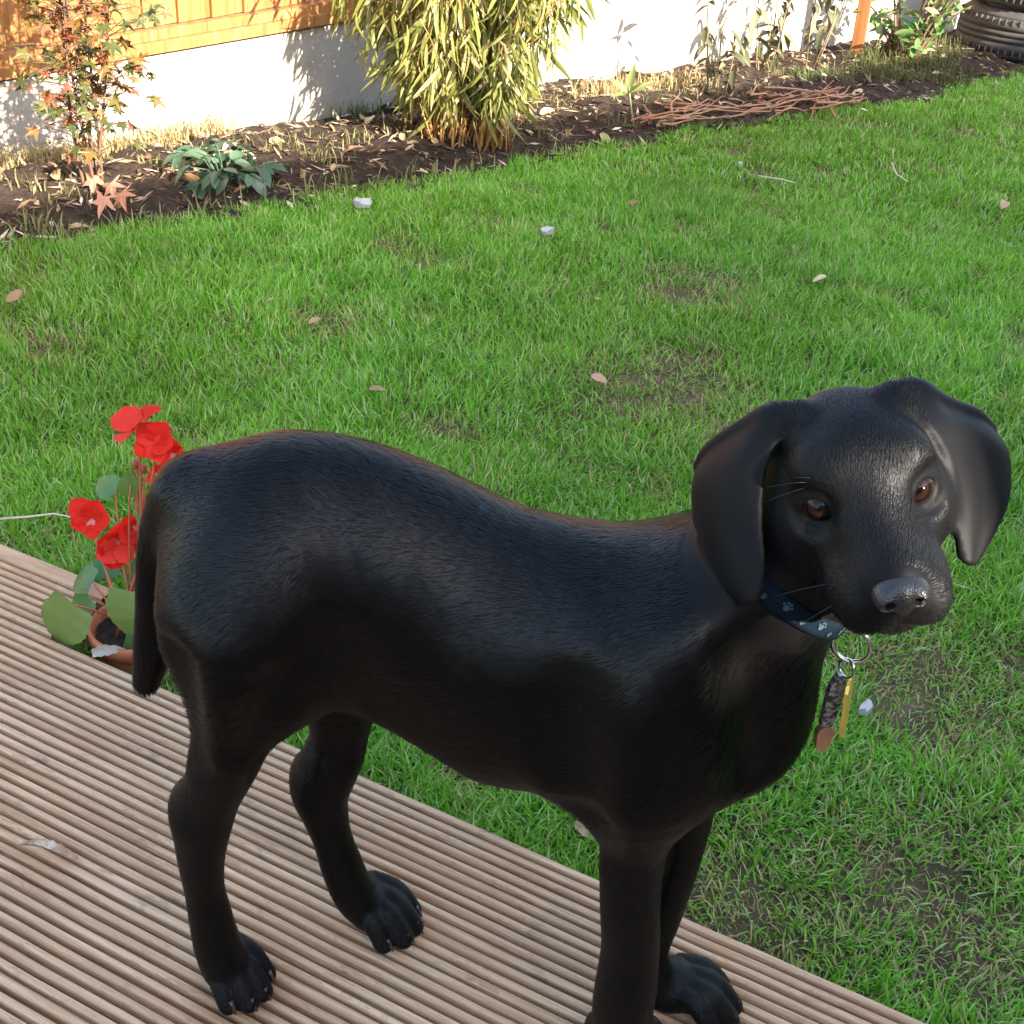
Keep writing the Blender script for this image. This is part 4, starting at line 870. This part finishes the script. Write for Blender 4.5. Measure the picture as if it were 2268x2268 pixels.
# ------------------------------------------------------------------ tyres
rub=mat('tyre_rubber',(.030,.028,.027),.75,.3); v=coords(rub); L(rub,ramp(rub,noise(rub,v,8,4),[(.3,(.040,.037,.035)),(.65,(.070,.060,.052)),(.85,(.12,.095,.072))]),P(rub).inputs['Base Color'])
def tyre(loc,rz,label,tilt=0.):
    e=empty('car_tyre',tuple(loc),rz); e.rotation_euler=(tilt,0,rz); tag(e,label,'tyre','stacked car tyres')
    R0=.31; pr=[(.19,.03),(.20,.008),(.235,.0),(.27,.006),(.292,.022),(.297,.030),(.294,.034),(.301,.040),(R0,.058),(R0,.078),(R0-.007,.080),(R0-.007,.086),(R0,.088),(R0+.002,.104),(R0-.006,.106),(R0-.006,.112),(R0+.002,.114),(R0,.130),(R0-.007,.132),(R0-.007,.138),(R0,.140),(R0,.160),(.301,.178),(.294,.184),(.297,.188),(.292,.196),(.27,.212),(.235,.218),(.20,.210),(.19,.188)]
    obj('carcass',*lathe(pr,72,True),rub,e,True)
    Vb,Fb=box((-.0035,-.010,-.012),(.0035,.006,.012),.001); me=mesh_of('tread_lug',(Vb,Fb),rub,False)
    for zc,ro in ((.046,.300),(.172,.300)):
        for k in range(60):
            t=2*math.pi*k/60
            if math.sin(t+rz)>.35: continue                     # the far side is never seen
            o=obj('tread_lug',None,None,None,e,data=me); o.location=(ro*math.cos(t)*1.012,ro*math.sin(t)*1.012,zc); o.rotation_euler=(0,0,t+math.pi/2)
T0=gpt(2205,135,ZL)
tc_=np.array([-.50,6.45,ZL+.005]); tyre(tc_,.3,'lowest black car tyre lying flat beyond the lawn corner'); tyre(tc_+[.015,.01,.219],.9,'upper car tyre lying on the other tyre at the lawn corner',.01)
# ------------------------------------------------------------------ cut twigs
twm=mat('red_twig',(.30,.10,.06),.65,.3); v=coords(twm); L(twm,mix(twm,ramp(twm,noise(twm,v,20,3),[(.3,(.22,.07,.04)),(.7,(.42,.17,.10))]),(.36,.24,.14),math_(twm,'MULTIPLY',rnd(twm),.7)),P(twm).inputs['Base Color'])
rg=np.random.default_rng(41)
for k in range(44):
    c0=gpt(rg.uniform(1490,1930),0+0*rg.random()+ 268-0.0,ZL+.03); u=rg.random(); px=1420+u*500; py=262-u*62+rg.normal(0,13); c0=gpt(px,py,ZL+.035+.02*rg.random()); a=math.atan2(WD[1],WD[0])+rg.normal(0,.28)+(.25 if k%2 else -.2); ln=rg.uniform(.12,.42); d=np.array([math.cos(a),math.sin(a),rg.normal(0,.10)]); n=6
    pts=[d*ln*(t-.5)+np.array([0,0,rg.normal(0,.004)])+np.array([-d[1],d[0],0])*.02*math.sin(3*t+k) for t in np.linspace(0,1,n)]
    o=obj('cut_twig',*tube(pts,np.linspace(rg.uniform(.003,.0055),.0016,n),6),twm,None,True); o.location=tuple(c0); tag(o,'red-brown cut twig in the heap of prunings on the bed','twig','heap of cut twigs')
# ------------------------------------------------------------------ loose leaves, chips and litter
lm=leafmat('fallen_leaf',[(0,(.22,.11,.05)),(.4,(.36,.22,.11)),(.7,(.52,.40,.22)),(1,(.60,.52,.36))],.7,.2); fl=[mesh_of('fallen_leaf',leaf(.040,.020,.35,c,6,'x',.06,k),lm) for k,c in enumerate((.1,.3,-.25,.5))]+[mesh_of('fallen_leaf',palmate(.022,5,k+20),lm,False) for k in range(2)]
V=[];F=[];C=[]                                         # bed litter: bark chips, leaf scraps, straw
for k in range(9000):
    i=rg.integers(len(BEDV)); p=BEDV[i]+np.array([rg.normal(0,.015),rg.normal(0,.015),.003]); a=rg.uniform(0,6.28); ln=rg.uniform(.004,.034); w=rg.uniform(.0015,.006); d=np.array([math.cos(a),math.sin(a),rg.normal(.1,.25)])*ln; s=np.array([-math.sin(a),math.cos(a),rg.normal(0,.3)])*w; o=len(V)
    V+=[p-d-s*.3,p+s,p+d+s*.2,p-s+[0,0,.002]]; F+=[(o,o+1,o+2,o+3)]
    r=rg.random(); c=np.array([.09,.06,.04]) if r<.45 else np.array([.20,.13,.075]) if r<.72 else np.array([.36,.28,.18]) if r<.92 else np.array([.55,.48,.36]); c=c*rg.uniform(.7,1.25); C+=[c]*4
lit=mat('litter',(.2,.14,.08),.85,.2); at=N(lit,'ShaderNodeAttribute',attribute_name='Col'); L(lit,at.outputs[0],P(lit).inputs['Base Color'])
o=big('bed_litter',np.array(V),np.array(F),lit); vcol(o,'Col',np.array(C)); struct(o,'stuff','chips, straw and leaf scraps strewn over the soil')
nb=0
for k in range(170):                                   # leaves lying on the soil, one by one
    u=rg.random(); s=rg.uniform(-.1,4.2); i=int((s+1.5)/8*259)*34+int(rg.uniform(3,32)); p=BEDV[min(i,len(BEDV)-1)]; a=rg.uniform(0,6.28)
    o=put('fallen_leaf',fl[rg.integers(6)],None,p+np.array([0,0,.010]),(math.cos(a),math.sin(a),rg.normal(.1,.25)),(rg.normal(0,.3),rg.normal(0,.3),1),rg.uniform(.6,1.5),rg.normal(0,.4)); where=('beside the maple' if s<.45 else 'between the blue-green clump and the bamboo' if s<.95 else 'under the bamboo' if s<1.75 else 'between bamboo and red twigs' if s<2.7 else 'behind the red twig heap'); tag(o,'dry fallen leaf on the soil '+where,'leaf','fallen leaves on the bed')
def lone(px,py,sc,me,label,z=ZL+.035,cat='leaf',az=None,name='fallen_leaf',tilt=.1):
    a=rg.uniform(0,6.28) if az is None else az; p=gpt(px,py,z); o=put(name,me,None,p,(math.cos(a),math.sin(a),tilt),(0,-.25,1),sc,rg.normal(0,.2)); return tag(o,label,cat)
pinkl=leafmat('pink_leaf',[(0,(.42,.22,.14)),(1,(.52,.29,.20))],.7,.2); pfl=mesh_of('fallen_leaf',leaf(.042,.024,.4,.3,6,'x',.08,3),pinkl)
lone(2228,447,1.15,pfl,'pinkish leaf on the grass at the right edge'); lone(709,705,.9,fl[0],'brown leaf on the lawn left of centre'); lone(1390,448,.8,fl[2],'brown leaf on the lawn below the twig pile')
lone(1310,832,.75,pfl,'small pink leaf on the grass above the dog\'s withers'); lone(1275,1822,.8,pfl,'orange-pink leaf on bare soil just beyond the deck behind the front leg',ZL+.02); lone(818,863,.8,fl[1],'pale leaf on the grass above the dog\'s rump')
lone(600,662,.6,fl[4],'tiny brown leaf on the left part of the lawn'); lone(1830,612,.8,fl[3],'brown leaf in the grass above the dog\'s head')
lone(1322,660,.5,fl[5],'little brown scrap of leaf in the middle of the lawn'); lone(15,668,1.0,fl[2],'curled leaf on the grass at the left edge')
# white scraps
whm=mat('white_scrap',(.40,.39,.37),.8,.2)
def scrap(px,py,sx_,label,name,z,cat,seed):
    g=np.random.default_rng(seed); n=9; V=[(0,0,.012*sx_)]+[(sx_*.024*math.cos(t)*g.uniform(.6,1.2),sx_*.017*math.sin(t)*g.uniform(.6,1.2),g.uniform(0,.012)*sx_) for t in np.linspace(0,6.28,n,endpoint=False)]
    V+=[(x*.9,y*.9,-.006) for x,y,_ in V[1:]]; F=[(0,1+k,1+(k+1)%n) for k in range(n)]+[(1+(k+1)%n,1+k,1+n+k,1+n+(k+1)%n) for k in range(n)]
    o=obj(name,V,F,whm); o.location=tuple(gpt(px,py,z)); o.rotation_euler=(0,0,g.uniform(0,6)); return tag(o,label,cat)
scrap(1212,512,1.0,'white scrap of paper lying on the lawn','paper_scrap',ZL+.035,'paper',1); scrap(802,452,1.25,'flat white stone on the lawn edge below the bamboo','white_stone',ZL+.025,'stone',2); scrap(1918,1568,.55,'small white scrap in the grass right of the tags','paper_scrap',ZL+.03,'paper',3)
scrap(1640,362,.35,'tiny white flower-like scrap on the lawn near the bed','paper_scrap',ZL+.035,'paper',4)
# dry leaf on the deck
cur=mat('deck_leaf',(.4,.27,.18),.8,.2); v=coords(cur); L(cur,ramp(cur,noise(cur,v,55,5,.7),[(.32,(.17,.085,.045)),(.5,(.42,.27,.17)),(.66,(.60,.48,.36))]),P(cur).inputs['Base Color'])
V,F=leaf(.062,.021,.15,0.,14,'x',.09,5); V=[(x,y*.8,.004*math.sin(x*70)+(.9*max(0,-y)**1.25*4.5)+.25*max(0,y)+.05*x) for x,y,z in V]
dl=obj('fallen_leaf',V,F,cur,None,True); q=gpt(45,1872,.0045); dl.location=tuple(q); dl.rotation_euler=(rad(2),rad(1),rad(14)); tag(dl,'pale curled dry leaf lying on the deck boards','leaf')
# withered white leaf curl by the pot and straw on the lawn
sv=mat('straw',(.52,.44,.30),.7,.3)
def straw(pts,r,label):
    p=[gpt(a,b,z) for a,b,z in pts]; c=p[0].copy(); o=obj('straw',*tube([x-c for x in p],np.linspace(r,r*.6,len(p)),5),sv,None,True); o.location=tuple(c); tag(o,label,'straw')
straw([(-30,1152,ZL+.04),(60,1145,ZL+.045),(120,1138,ZL+.05),(170,1148,ZL+.045)],.0022,'long dry straw lying on the grass left of the red flowers')
straw([(1680,390,ZL+.04),(1730,397,ZL+.04),(1762,405,ZL+.04)],.003,'thin pale straw on the lawn below the red twigs')
straw([(1975,360,ZL+.04),(1985,385,ZL+.04),(2010,402,ZL+.04)],.003,'bent pale straw on the lawn at upper right')
wc=mat('withered_leaf',(.36,.33,.27),.8,.2); V,F=leaf(.030,.013,.9,.9,9,'round',.12,6); wo=obj('withered_leaf',V,F,wc,None,True); wo.location=tuple(gpt(205,1450,.006)); wo.rotation_euler=(rad(40),rad(-20),rad(40)); tag(wo,'curled white withered leaf on the pot beside the deck edge','leaf')
